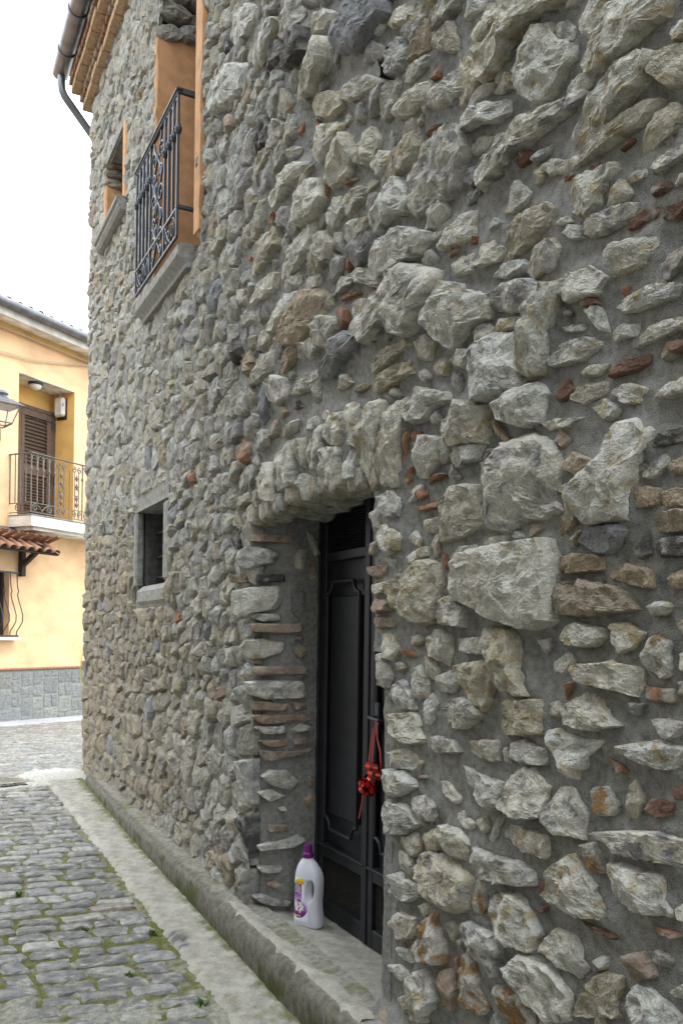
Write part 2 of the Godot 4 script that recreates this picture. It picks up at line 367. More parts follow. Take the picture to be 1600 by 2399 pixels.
# ---------------------------------------------------------------- mesh building
class MB:
	var v := PackedVector3Array()
	var col := PackedColorArray()
	var uv := PackedVector2Array()
	var ix := PackedInt32Array()
	var tint := Color.WHITE
	func p(a: Vector3, u := Vector2.ZERO) -> int:
		v.append(a)
		col.append(tint)
		uv.append(u)
		return v.size() - 1
	func t(a: int, b: int, c: int) -> void: # counter-clockwise seen from outside
		ix.append(a)
		ix.append(c)
		ix.append(b)
	func ot(a: Vector3, b: Vector3, c: Vector3, inside: Vector3) -> void:
		var i := p(a)
		var j := p(b)
		var k := p(c)
		if (b - a).cross(c - a).dot((a + b + c) / 3.0 - inside) >= 0.0:
			t(i, j, k)
		else:
			t(i, k, j)
	func oq(a: Vector3, b: Vector3, c: Vector3, d: Vector3, inside: Vector3) -> void:
		ot(a, b, c, inside)
		ot(a, c, d, inside)
	func box(o: Vector3, size: Vector3, bas := Basis(), bev := 0.0) -> void:
		var h := size * 0.5
		var e := minf(bev, minf(h.x, minf(h.y, h.z)) * 0.9)
		if e <= 0.0:
			var q := []
			for i in 8:
				q.append(o + bas * Vector3(h.x if i & 1 else -h.x, h.y if i & 2 else -h.y, h.z if i & 4 else -h.z))
			for f in [[0, 1, 3, 2], [4, 5, 7, 6], [0, 1, 5, 4], [2, 3, 7, 6], [0, 2, 6, 4], [1, 3, 7, 5]]:
				oq(q[f[0]], q[f[1]], q[f[2]], q[f[3]], o)
			return
		var c := []
		for i in 8:
			var g := Vector3(1.0 if i & 1 else -1.0, 1.0 if i & 2 else -1.0, 1.0 if i & 4 else -1.0)
			c.append([
				o + bas * Vector3(g.x * h.x, g.y * (h.y - e), g.z * (h.z - e)),
				o + bas * Vector3(g.x * (h.x - e), g.y * h.y, g.z * (h.z - e)),
				o + bas * Vector3(g.x * (h.x - e), g.y * (h.y - e), g.z * h.z)])
			ot(c[i][0], c[i][1], c[i][2], o)
		for f in [[0, 2, 6, 4, 0], [1, 3, 7, 5, 0], [0, 1, 5, 4, 1], [2, 3, 7, 6, 1], [0, 1, 3, 2, 2], [4, 5, 7, 6, 2]]:
			oq(c[f[0]][f[4]], c[f[1]][f[4]], c[f[2]][f[4]], c[f[3]][f[4]], o)
		for f in [[0, 1, 1, 2], [2, 3, 1, 2], [4, 5, 1, 2], [6, 7, 1, 2], [0, 2, 0, 2], [1, 3, 0, 2], [4, 6, 0, 2], [5, 7, 0, 2], [0, 4, 0, 1], [1, 5, 0, 1], [2, 6, 0, 1], [3, 7, 0, 1]]:
			oq(c[f[0]][f[2]], c[f[1]][f[2]], c[f[1]][f[3]], c[f[0]][f[3]], o)
	func tube(path: Array, r: float, n := 8, r_end := -1.0) -> void:
		var side := Vector3.ZERO
		var rows := []
		for i in path.size():
			var d: Vector3 = (path[mini(i + 1, path.size() - 1)] - path[maxi(i - 1, 0)]).normalized()
			if side == Vector3.ZERO:
				side = d.cross(Vector3.UP if absf(d.y) < 0.9 else Vector3.RIGHT).normalized()
			else:
				side = (side - d * side.dot(d)).normalized()
			var up := d.cross(side)
			var rr := r if r_end < 0.0 else lerpf(r, r_end, float(i) / (path.size() - 1))
			var row := []
			for k in n:
				var a := TAU * k / n
				row.append(p(path[i] + (side * cos(a) + up * sin(a)) * rr))
			rows.append(row)
		for i in path.size() - 1:
			for k in n:
				var l := (k + 1) % n
				t(rows[i][k], rows[i][l], rows[i + 1][l])
				t(rows[i][k], rows[i + 1][l], rows[i + 1][k])
		var c0 := p(path[0])
		var c1 := p(path[-1])
		for k in n:
			var l := (k + 1) % n
			t(c0, rows[0][l], rows[0][k])
			t(c1, rows[-1][k], rows[-1][l])
	func lathe(o: Vector3, prof: Array, n := 20, bas := Basis()) -> void: # prof: Vector2(radius, height), bottom to top
		var rows := []
		for q in prof:
			var row := []
			for k in n:
				var a := TAU * k / n
				row.append(p(o + bas * Vector3(cos(a) * q.x, q.y, sin(a) * q.x)))
			rows.append(row)
		for i in prof.size() - 1:
			for k in n:
				var l := (k + 1) % n
				t(rows[i][k], rows[i + 1][k], rows[i + 1][l])
				t(rows[i][k], rows[i + 1][l], rows[i][l])
	func prism(poly: PackedVector2Array, o: Vector3, e1: Vector3, e2: Vector3, d: Vector3) -> void: # extrudes the polygon by d
		var mid := Vector2.ZERO
		for q in poly:
			mid += q / poly.size()
		var front := o + d
		for tri in range(0, 1):
			var id := Geometry2D.triangulate_polygon(poly)
			for k in range(0, id.size(), 3):
				var a := poly[id[k]]
				var b := poly[id[k + 1]]
				var c := poly[id[k + 2]]
				var inside := o + e1 * a.x + e2 * a.y + d * 0.5
				ot(front + e1 * a.x + e2 * a.y, front + e1 * b.x + e2 * b.y, front + e1 * c.x + e2 * c.y, inside)
				ot(o + e1 * a.x + e2 * a.y, o + e1 * b.x + e2 * b.y, o + e1 * c.x + e2 * c.y, inside)
		var turn := 1.0 if Geometry2D.is_polygon_clockwise(poly) else -1.0
		for k in poly.size():
			var a := poly[k]
			var b := poly[(k + 1) % poly.size()]
			var nn := Vector2(b.y - a.y, a.x - b.x) * -turn
			var m := (a + b) * 0.5 - nn.normalized() * 0.001
			oq(o + e1 * a.x + e2 * a.y, o + e1 * b.x + e2 * b.y, front + e1 * b.x + e2 * b.y, front + e1 * a.x + e2 * a.y, o + e1 * m.x + e2 * m.y + d * 0.5)
	func strip(path: Array, across: Array, thick := 0.0006) -> void: # a ribbon: path points and half-width vectors
		for i in path.size() - 1:
			var a: Vector3 = path[i] - across[i]
			var b: Vector3 = path[i] + across[i]
			var c: Vector3 = path[i + 1] + across[i + 1]
			var d: Vector3 = path[i + 1] - across[i + 1]
			var nn := (b - a).cross(d - a).normalized() * thick
			var inside := (a + b + c + d) * 0.25
			oq(a + nn, b + nn, c + nn, d + nn, inside)
			oq(a - nn, b - nn, c - nn, d - nn, inside)
	# crease: smooth only where a face lies close to the mean slope at its corner, so that broken edges stay sharp
	func mesh(m: Material, smooth := false, crease := 2.0) -> ArrayMesh:
		var arr := []
		arr.resize(Mesh.ARRAY_MAX)
		var n := PackedVector3Array()
		var soft := PackedVector3Array()
		if not smooth and crease < 1.0:
			soft.resize(v.size())
			for k in range(0, ix.size(), 3):
				var fn := (v[ix[k + 2]] - v[ix[k]]).cross(v[ix[k + 1]] - v[ix[k]])
				for l in 3:
					soft[ix[k + l]] += fn
			for k in soft.size():
				soft[k] = soft[k].normalized()
		if smooth:
			n.resize(v.size())
			for k in range(0, ix.size(), 3):
				var fn := (v[ix[k + 2]] - v[ix[k]]).cross(v[ix[k + 1]] - v[ix[k]])
				n[ix[k]] += fn
				n[ix[k + 1]] += fn
				n[ix[k + 2]] += fn
			for k in n.size():
				n[k] = n[k].normalized() if n[k].length_squared() > 1e-20 else Vector3.UP
			arr[Mesh.ARRAY_VERTEX] = v
			arr[Mesh.ARRAY_COLOR] = col
			arr[Mesh.ARRAY_TEX_UV] = uv
			arr[Mesh.ARRAY_INDEX] = ix
		else:
			var vv := PackedVector3Array()
			var cc := PackedColorArray()
			var uu := PackedVector2Array()
			vv.resize(ix.size())
			cc.resize(ix.size())
			uu.resize(ix.size())
			n.resize(ix.size())
			for k in range(0, ix.size(), 3):
				var a := v[ix[k]]
				var b := v[ix[k + 1]]
				var c := v[ix[k + 2]]
				var fn := (c - a).cross(b - a)
				fn = fn.normalized() if fn.length_squared() > 1e-20 else Vector3.UP
				vv[k] = a
				vv[k + 1] = b
				vv[k + 2] = c
				for l in 3:
					n[k + l] = fn
					if crease < 1.0:
						var sn := soft[ix[k + l]]
						var al := sn.dot(fn)
						n[k + l] = sn if al > crease else fn.lerp(sn, clampf((al - crease + 0.12) / 0.12, 0.0, 0.6)).normalized()
					cc[k + l] = col[ix[k + l]]
					uu[k + l] = uv[ix[k + l]]
			arr[Mesh.ARRAY_VERTEX] = vv
			arr[Mesh.ARRAY_COLOR] = cc
			arr[Mesh.ARRAY_TEX_UV] = uu
		arr[Mesh.ARRAY_NORMAL] = n
		var out := ArrayMesh.new()
		out.add_surface_from_arrays(Mesh.PRIMITIVE_TRIANGLES, arr)
		out.surface_set_material(0, m)
		return out

func put(called: String, mesh: Mesh, parent: Node, at := Vector3.ZERO) -> MeshInstance3D:
	var o := MeshInstance3D.new()
	o.name = called
	o.mesh = mesh
	o.position = at
	parent.add_child(o, true)
	return o

func thing(called: String, at: Vector3, label: String, category: String, group := "", parent: Node = self) -> Node3D:
	var o := Node3D.new()
	o.name = called
	o.position = at
	parent.add_child(o, true)
	if parent == self:
		o.set_meta("label", label)
		o.set_meta("category", category)
		if group:
			o.set_meta("group", group)
	return o

func part(called: String, parent: Node, at := Vector3.ZERO) -> Node3D:
	var o := Node3D.new()
	o.name = called
	o.position = at
	parent.add_child(o, true)
	return o

func structure(o: Node, label := "") -> Node:
	o.set_meta("kind", "structure")
	if label:
		o.set_meta("label", label)
	return o

# ---------------------------------------------------------------- materials
func noise_of(type: int, freq: float, octaves: int, seed_: int) -> FastNoiseLite:
	var n := FastNoiseLite.new()
	n.noise_type = type
	n.frequency = freq
	n.seed = seed_
	n.fractal_octaves = octaves
	n.fractal_type = FastNoiseLite.FRACTAL_FBM if octaves > 1 else FastNoiseLite.FRACTAL_NONE
	return n

func noise_bytes(n: FastNoiseLite, size: int) -> PackedByteArray:
	var im := n.get_seamless_image(size, size, false, false, 0.15, true)
	im.convert(Image.FORMAT_L8)
	return im.get_data()

# A tiling texture: sum of weighted noise layers, mapped to lo..hi.
func tex(size: int, layers: Array, lo: float, hi: float) -> ImageTexture:
	var acc := PackedFloat32Array()
	acc.resize(size * size)
	var total := 0.0
	for l in layers:
		var b := noise_bytes(l[0], size)
		var w: float = l[1]
		total += absf(w)
		for k in acc.size():
			acc[k] += (b[k] - 127.5) / 127.5 * w
	var out := PackedByteArray()
	out.resize(size * size)
	for k in acc.size():
		out[k] = int(clampf(lerpf(lo, hi, acc[k] / total * 0.5 + 0.5), 0.0, 1.0) * 255.0)
	var im := Image.create_from_data(size, size, false, Image.FORMAT_L8, out)
	im.generate_mipmaps()
	return ImageTexture.create_from_image(im)

func lin(c: Color) -> Color:
	return c.linear_to_srgb()

func surface(c: Color, rough: float, colour_tex: Texture2D = null, bump: Texture2D = null, tiles := 2.0, relief := 0.0, vertex := false) -> StandardMaterial3D:
	var m := StandardMaterial3D.new()
	m.albedo_color = lin(c)
	m.roughness = rough
	m.metallic_specular = 0.4
	if vertex:
		m.vertex_color_use_as_albedo = true
	if colour_tex or bump:
		m.uv1_triplanar = true
		m.uv1_world_triplanar = true
		m.uv1_scale = Vector3.ONE * tiles
	if colour_tex:
		m.albedo_texture = colour_tex
	if bump:
		m.heightmap_enabled = true
		m.heightmap_texture = bump
		m.heightmap_scale = relief
	return m

func make_materials() -> void:
	var V := FastNoiseLite.TYPE_SIMPLEX_SMOOTH
	var cell := FastNoiseLite.TYPE_CELLULAR
	nz_a = noise_of(V, 10.0, 2, 11)
	nz_b = noise_of(V, 42.0, 3, 12)
	nz_c = noise_of(V, 3.0, 3, 13)
	T.stone = tex(512, [[noise_of(V, 0.012, 5, 1), 1.0], [noise_of(V, 0.09, 3, 2), 0.8], [noise_of(cell, 0.06, 1, 3), 0.5]], 0.52, 1.32)
	T.stone_h = tex(512, [[noise_of(V, 0.03, 5, 4), 1.0], [noise_of(cell, 0.07, 2, 5), 0.7], [noise_of(V, 0.15, 2, 8), 0.5]], 0.0, 1.0)
	T.sand = tex(512, [[noise_of(V, 0.015, 4, 6), 0.6], [noise_of(V, 0.09, 2, 17), 0.6], [noise_of(V, 0.25, 2, 7), 1.2]], 0.1, 1.65)
	T.sand_h = tex(512, [[noise_of(V, 0.03, 4, 9), 0.9], [noise_of(V, 0.25, 2, 10), 0.7]], 0.0, 1.0)
	T.soft = tex(512, [[noise_of(V, 0.012, 4, 51), 0.7], [noise_of(V, 0.06, 3, 52), 0.5], [noise_of(V, 0.25, 2, 53), 1.0]], 0.5, 1.3)
	T.cloud = tex(512, [[noise_of(V, 0.008, 5, 21), 1.0], [noise_of(V, 0.12, 2, 22), 0.3]], 0.68, 1.12)
	var stroke := noise_of(V, 0.035, 2, 35)
	stroke.fractal_type = FastNoiseLite.FRACTAL_RIDGED
	stroke.domain_warp_enabled = true
	stroke.domain_warp_amplitude = 40.0
	stroke.domain_warp_frequency = 0.01
	T.plain = tex(512, [[noise_of(V, 0.008, 4, 41), 1.0], [noise_of(V, 0.1, 2, 42), 0.4]], 0.84, 1.08)
	T.grit = tex(512, [[stroke, 0.9], [noise_of(V, 0.05, 4, 31), 0.8], [noise_of(V, 0.16, 3, 32), 1.0], [noise_of(cell, 0.12, 1, 33), 0.4]], 0.0, 1.0)
	T.fine = tex(512, [[noise_of(V, 0.3, 2, 23), 1.0]], 0.0, 1.0)
	M.stone = surface(Color.WHITE, 0.95, T.stone, T.stone_h, 3.3, 1.1, true)
	M.mortar = surface(Color.WHITE, 0.97, T.sand, T.grit, 4.0, 0.5, true)
	M.concrete = surface(Color.WHITE, 0.95, T.soft, T.sand_h, 1.9, 0.45, true)
	M.kerb = surface(Color.WHITE, 0.97, T.sand, T.grit, 3.0, 1.3, true)
	M.cobble = surface(Color.WHITE, 0.72, T.stone, T.sand_h, 2.6, 0.5, true)
	M.bed = surface(Color.WHITE, 0.98, T.sand, T.stone_h, 3.6, 1.0, true)
	M.cast_stone = surface(Color(0.3, 0.293, 0.265), 0.95, T.stone, T.grit, 2.6, 0.7)
	M.orange = surface(Color(0.5, 0.285, 0.145), 0.95, T.plain, T.sand_h, 1.6, 0.3)
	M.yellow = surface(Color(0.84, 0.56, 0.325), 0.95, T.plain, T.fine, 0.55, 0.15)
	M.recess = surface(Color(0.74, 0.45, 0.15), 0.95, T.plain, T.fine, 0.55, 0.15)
	M.white_plaster = surface(Color(0.8, 0.775, 0.71), 0.95, T.cloud, T.fine, 0.7, 0.15)
	M.grey_plaster = surface(Color(0.42, 0.42, 0.41), 0.95, T.plain, T.fine, 0.6, 0.15)
	M.tile = surface(Color(0.36, 0.195, 0.125), 0.9, T.stone, T.sand_h, 2.0, 0.3)
	M.brick = surface(Color.WHITE, 0.95, T.stone, T.sand_h, 3.0, 0.6, true)
	M.wood = surface(Color(0.13, 0.085, 0.06), 0.7, T.cloud, T.fine, 3.0, 0.2)
	M.dark_wood = surface(Color(0.045, 0.03, 0.022), 0.65, T.cloud, T.fine, 3.0, 0.2)
	M.soot = surface(Color(0.13, 0.127, 0.12), 0.95, T.sand, T.sand_h, 2.5, 0.3)
	M.iron = surface(Color(0.055, 0.06, 0.072), 0.42)
	M.iron.metallic = 0.35
	M.grey_iron = surface(Color(0.19, 0.175, 0.15), 0.55, T.cloud, null, 4.0)
	M.grey_iron.metallic = 0.3
	M.door = surface(Color(0.021, 0.0215, 0.026), 0.42, T.stone, T.fine, 2.1, 0.06)
	M.rust = surface(Color(0.045, 0.035, 0.026), 0.6, T.stone, T.fine, 3.0, 0.1)
	M.wire = surface(Color(0.06, 0.057, 0.05), 0.5)
	M.zinc = surface(Color(0.2, 0.205, 0.22), 0.4, T.cloud, null, 1.2)
	M.zinc.metallic = 0.6
	M.plastic = surface(Color(0.6, 0.61, 0.66), 0.28)
	M.purple = surface(Color(0.13, 0.012, 0.13), 0.3)
	M.ribbon = surface(Color(0.36, 0.012, 0.006), 0.22)
	M.ribbon.metallic = 0.35
	M.thin_ribbon = surface(Color(0.33, 0.03, 0.03), 0.4)
	M.cable = surface(Color(0.55, 0.45, 0.3), 0.7)
	M.lamp_glass = surface(Color(0.75, 0.72, 0.65), 0.3)
	M.cord = surface(Color(0.6, 0.5, 0.05), 0.7)
	M.leaf = surface(Color(0.07, 0.13, 0.025), 0.7)
	M.pane = surface(Color(0.9, 0.95, 1.0, 1.0), 0.05)
	M.pane.transparency = BaseMaterial3D.TRANSPARENCY_ALPHA
	M.pane.albedo_color.a = 0.12

# ---------------------------------------------------------------- stones
const TONES := [
	Color(0.53, 0.513, 0.448), Color(0.46, 0.425, 0.335), Color(0.48, 0.455, 0.395), Color(0.26, 0.26, 0.255), Color(0.085, 0.08, 0.075),
	Color(0.35, 0.29, 0.21), Color(0.36, 0.275, 0.205), Color(0.33, 0.18, 0.11), Color(0.19, 0.11, 0.08)]

func chaikin(poly: PackedVector2Array, cut: float) -> PackedVector2Array:
	var out := PackedVector2Array()
	for k in poly.size():
		var a := poly[k]
		var b := poly[(k + 1) % poly.size()]
		out.append(a.lerp(b, cut))
		out.append(a.lerp(b, 1.0 - cut))
	return out

func resample(poly: PackedVector2Array, n: int) -> PackedVector2Array:
	var total := 0.0
	for k in poly.size():
		total += poly[k].distance_to(poly[(k + 1) % poly.size()])
	var out := PackedVector2Array()
	var step := total / n
	var want := 0.0
	var run := 0.0
	for k in poly.size():
		var a := poly[k]
		var b := poly[(k + 1) % poly.size()]
		var l := a.distance_to(b)
		while want < run + l - 1e-9 and out.size() < n:
			out.append(a.lerp(b, (want - run) / l))
			want += step
		run += l
	while out.size() < n:
		out.append(poly[0])
	return out

func centre_of(poly: PackedVector2Array) -> Vector2:
	var a := 0.0
	var c := Vector2.ZERO
	for k in poly.size():
		var p := poly[k]
		var q := poly[(k + 1) % poly.size()]
		var w := p.cross(q)
		a += w
		c += (p + q) * w
	return c / (3.0 * a) if absf(a) > 1e-9 else poly[0]

func area_of(poly: PackedVector2Array) -> float:
	var a := 0.0
	for k in poly.size():
		a += poly[k].cross(poly[(k + 1) % poly.size()])
	return absf(a) * 0.5

# One rough stone bedded in a surface: "poly" is its outline round its own centre, "n" points out of the wall.
func stone_into(mb: MB, o: Vector3, at: Vector3, e1: Vector3, e2: Vector3, n: Vector3, poly: PackedVector2Array, d: Dictionary) -> void:
	var N: int = d.n
	var rings: int = d.rings
	var H: float = d.h
	var q: float = d.get("q", 3.0)
	var rough: float = d.get("rough", 0.007)
	var sink: float = d.get("sink", 0.03)
	var base: Color = d.base
	var stain: Color = d.get("stain", base)
	var amount: float = d.get("amount", 0.0)
	var rim := resample(chaikin(poly, d.get("cut", 0.16)), N)
	var R := 0.0
	for k in rim:
		R += k.length() / N
	var facets := []
	for k in d.get("facets", 4):
		var a := rng.randf() * TAU
		facets.append([Vector2(cos(a), sin(a)), rng.randf_range(0.7, 1.08), rng.randf_range(0.15, 0.6)])
	var tilt := Vector2.from_angle(rng.randf() * TAU) * rng.randf_range(0.0, d.get("tilt", 0.0)) * H / R
	var flip := e1.cross(e2).dot(n) < 0.0
	var rows := []
	for r in rings + 2:
		var t := 1.0 if r <= 1 else pow(1.0 - float(r - 1) / rings, 0.6 if rings < 7 else 0.8)
		var row := []
		for k in (N if r < rings + 1 else 1):
			var tt := t
			var p2 := Vector2.ZERO
			if r < rings + 1:
				p2 = rim[k] * t
				if r > 1:
					tt = clampf(t + rng.randf_range(-0.38, 0.38) / rings, 0.04, 0.985)
					p2 = rim[k].lerp(rim[(k + 1) % N], rng.randf_range(-0.35, 0.35)) * tt
			var w := o + at + e1 * p2.x + e2 * p2.y
			var h := -sink
			if r > 0:
				h = H * pow(maxf(1.0 - pow(tt, q), 0.0), 1.0 / q)
				for f in facets:
					h = minf(h, maxf(H * (f[1] - f[2] * p2.dot(f[0]) / R), H * (0.42 if t < 0.985 else 0.1)))
				if r > 1:
					h += p2.dot(tilt)
				var fade := 1.0 if r > 1 else 0.35
				h += (nz_a.get_noise_3dv(w * 1.3) * 1.4 + nz_b.get_noise_3dv(w) * 0.9 * clampf(tt * 2.2 - 0.1, 0.0, 1.0)) * rough * fade
				if r == 1:
					h = maxf(h, 0.0) + H * 0.1
			var side := (nz_b.get_noise_3dv(w + n * 5.0)) * rough * 0.9
			p2 += p2.normalized() * side
			var spot := nz_b.get_noise_3dv(w * 0.45 + n * 9.0)
			mb.tint = base * (1.0 + 0.22 * nz_a.get_noise_3dv(w * 1.6 + n * 3.0))
			if amount > 0.0:
				mb.tint = mb.tint.lerp(stain, clampf((spot + amount - 0.5) * 4.0, 0.0, 1.0))
			mb.tint.a = 1.0
			row.append(mb.p(o + e1 * p2.x + e2 * p2.y + n * h))
		rows.append(row)
	for r in rings:
		for k in N:
			var l := (k + 1) % N
			var a: int = rows[r][k]
			var b: int = rows[r][l]
			var c: int = rows[r + 1][l]
			var e: int = rows[r + 1][k]
			if flip:
				mb.t(a, c, b)
				mb.t(a, e, c)
			else:
				mb.t(a, b, c)
				mb.t(a, c, e)
	for k in N:
		var l := (k + 1) % N
		if flip:
			mb.t(rows[rings][k], rows[rings + 1][0], rows[rings][l])
		else:
			mb.t(rows[rings][k], rows[rings][l], rows[rings + 1][0])
	mb.tint = Color.WHITE

func tone(k: int) -> Color:
	var c: Color = TONES[k]
	var f := rng.randf_range(0.88, 1.07)
	var warm := rng.randf_range(-0.025, 0.025)
	return Color(c.r * f * (1.0 + warm), c.g * f, c.b * f * (1.0 - warm * 1.6))

# ---------------------------------------------------------------- the lane
func street_y(s: float) -> float:
	if s < 7.6:
		return -0.096 + 0.035 * s
	if s < 8.2:
		var k := s - 7.6
		return 0.17 + 0.035 * k - 0.0633 * k * k
	return maxf(0.168 - 0.041 * (s - 8.2), -0.16)

func spread(a: float, b: float, step: float) -> Array:
	var out := []
	var k := a
	while k < b - step * 0.5:
		out.append(k)
		k += step
	return out

func build_street() -> void:
	var ground := MB.new()
	ground.tint = Color(0.2, 0.19, 0.17)
	for q in [[Vector3(-300, -0.35, -300), Vector3(-300, -0.35, 300), Vector3(300, -0.35, 300), Vector3(300, -0.35, -300)]]:
		ground.oq(q[0], q[1], q[2], q[3], Vector3(0, -5, 0))
	structure(put("ground", ground.mesh(M.concrete), self), "bare ground round the houses")
	var street := part("cobbled_street", self)
	structure(street, "cobbled lane of grey stone setts with mossy joints")
	var xs := spread(-6.0, -1.4, 0.4) + spread(-1.4, -0.1, 0.025) + spread(-0.1, 1.6, 0.1) + spread(1.6, 7.5, 0.5)
	var ss := spread(-4.0, 2.3, 0.35) + spread(2.3, 8.5, 0.025) + spread(8.5, 17.6, 0.09) + spread(17.6, 22.0, 0.6)
	var mb := MB.new()
	for s in ss:
		for x in xs:
			var w := Vector3(x, 0, -s)
			var a := nz_c.get_noise_3dv(w * 0.55)
			var b := nz_b.get_noise_3dv(w * 0.5)
			var e := nz_a.get_noise_3dv(w * 0.8)
			var c := Color(0.25, 0.235, 0.175)
			c = c.lerp(Color(0.38, 0.365, 0.29), clampf(e * 1.5 + 0.4, 0.0, 1.0))
			c = c.lerp(Color(0.145, 0.155, 0.03), clampf((a * 1.3 + b * 0.9 + e * 0.4 + 0.33) * 4.0, 0.0, 0.92) * clampf((6.6 - s) * 0.6, 0.0, 1.0))
			# old cement slurry smeared over the setts
			var smear := clampf((a * 0.9 - e * 0.6 + b * 0.5 + (3.35 - s) * 0.9 - 0.05) * 5.0, 0.0, 1.0)
			c = c.lerp(Color(0.43, 0.42, 0.35), smear * 0.85)
			# pale patch of fresh concrete round the drain and the house corner
			var dd := minf(absf(s - 7.62 - 0.16 * x) - 0.13, Vector2((x + 0.28) * 1.0, (s - 7.95) * 0.75).length() - 0.33)
			var pale := clampf((0.06 * e + 0.05 * b - dd) * 22.0, 0.0, 1.0)
			c = c.lerp(Color(0.62, 0.6, 0.54), pale)
			mb.tint = c
			var h := street_y(s) + 0.006 * b + 0.004 * e + 0.009 * maxf(smear, pale)
			mb.p(Vector3(x, h, -s))
	var nx := xs.size()
	for i in ss.size() - 1:
		for j in nx - 1:
			var k := i * nx + j
			mb.t(k, k + 1, k + nx + 1)
			mb.t(k, k + nx + 1, k + nx)
	put("street_bed", mb.mesh(M.bed, true), street)
	# setts: rows across the lane
	var rest := MB.new()
	var s := -2.0
	var single := 0
	while s < 15.6:
		var pitch := rng.randf_range(0.098, 0.135)
		var far := s > 8.0
		if s > 7.42 and s < 7.86:
			s += pitch
			continue
		var x := -2.7 - rng.randf() * 0.15
		var x_end := -0.415 if s < 8.05 else 1.8
		while x < x_end - 0.05:
			var width := rng.randf_range(0.115, 0.235)
			if x + width > x_end + 0.03:
				width = x_end + 0.03 - x
			var cx := x + width * 0.5
			var cs := s - 0.16 * (cx + 0.9) + rng.randf_range(-0.008, 0.008)
			x += width
			var wnear := Vector2((cx + 0.28), (cs - 7.95) * 0.75).length()
			if width < 0.07 or wnear < 0.36 or (cx > -0.43 and cs < 8.3) or (far and cx > -0.05 and cs < 8.35):
				continue
			if far and 0.596 * (cx - 0.696) - 0.803 * (cs - 16.281) < 0.75:
				continue
			var gap := 0.0105
			var hw := width * 0.5 - gap * rng.randf_range(0.6, 1.4)
			var hs := pitch * 0.5 - gap * rng.randf_range(0.5, 1.1)
			var poly := PackedVector2Array()
			for c in [[-1, -1], [0.0, -1.06], [1, -1], [1.03, 0.0], [1, 1], [0.0, 1.05], [-1, 1], [-1.03, 0.0]]:
				poly.append(Vector2(c[0] * hw + rng.randf_range(-0.011, 0.011), c[1] * hs + rng.randf_range(-0.009, 0.009)))
			var shear := rng.randf_range(-0.14, 0.14)
			for k in poly.size():
				poly[k] += Vector2(poly[k].y * shear, -poly[k].x * 0.16)
			var pick := rng.randf()
			var base := Color(0.2, 0.198, 0.183)
			if pick < 0.12:
				base = Color(0.32, 0.315, 0.28)
			elif pick < 0.145:
				base = Color(0.27, 0.225, 0.19)
			elif pick < 0.4:
				base = Color(0.25, 0.25, 0.24)
			base *= rng.randf_range(0.88, 1.3)
			var view := not far and cs > 2.35 and cs < 7.5 and cx > -1.30 + 0.085 * (cs - 2.5) - 0.04
			var o := Vector3(cx, street_y(cs), -cs)
			var dome := rng.randf_range(0.009, 0.013)
			if far:
				dome *= 0.7
			var opts := {"n": 16 if view else 10, "rings": 4 if view else 2, "h": dome, "q": 12.0, "rough": 0.002, "sink": 0.03, "base": base,
				"stain": Color(0.42, 0.41, 0.36), "amount": 0.36 + (0.25 if cs < 3.3 else 0.0) * rng.randf(), "facets": 1, "cut": 0.1}
			var tilt := Vector3(rng.randf_range(-0.025, 0.025), 1, rng.randf_range(-0.025, 0.025)).normalized()
			var e1 := Vector3(1, 0, 0)
			e1 = (e1 - tilt * e1.dot(tilt)).normalized()
			var e2 := Vector3(0, 0, -1)
			e2 = (e2 - tilt * e2.dot(tilt)).normalized()
			if view and single < 300:
				single += 1
				var one := MB.new()
				stone_into(one, Vector3.ZERO, o, e1, e2, tilt, poly, opts)
				put("cobble", one.mesh(M.cobble, false, 0.95), street, o)
			else:
				stone_into(rest, o, Vector3.ZERO, e1, e2, tilt, poly, opts)
		s += pitch
	put("cobbles", rest.mesh(M.cobble, false, 0.95), street).set_meta("kind", "stuff")
	build_gutter_strip()
	build_kerb()
	# paved strip along the yellow house
	var pave := MB.new()
	pave.tint = Color(0.5, 0.5, 0.52)
	var d_f := Vector3(0.803, 0, -0.596)
	var n_f := Vector3(0.596, 0, 0.803)
	var p0 := Vector3(0.696, 0, -16.281)
	for k in 26:
		var u := -5.0 + k * 0.4
		pave.tint = Color(0.5, 0.5, 0.52) * rng.randf_range(0.9, 1.06)
		var c := p0 + d_f * (u + 0.2) + n_f * 0.36
		pave.box(Vector3(c.x, street_y(-c.z) - 0.03, c.z), Vector3(0.396, 0.12, 0.68), Basis(d_f, Vector3.UP, n_f), 0.006)
	structure(put("pavement", pave.mesh(M.concrete), self), "pale pavement strip along the yellow house")

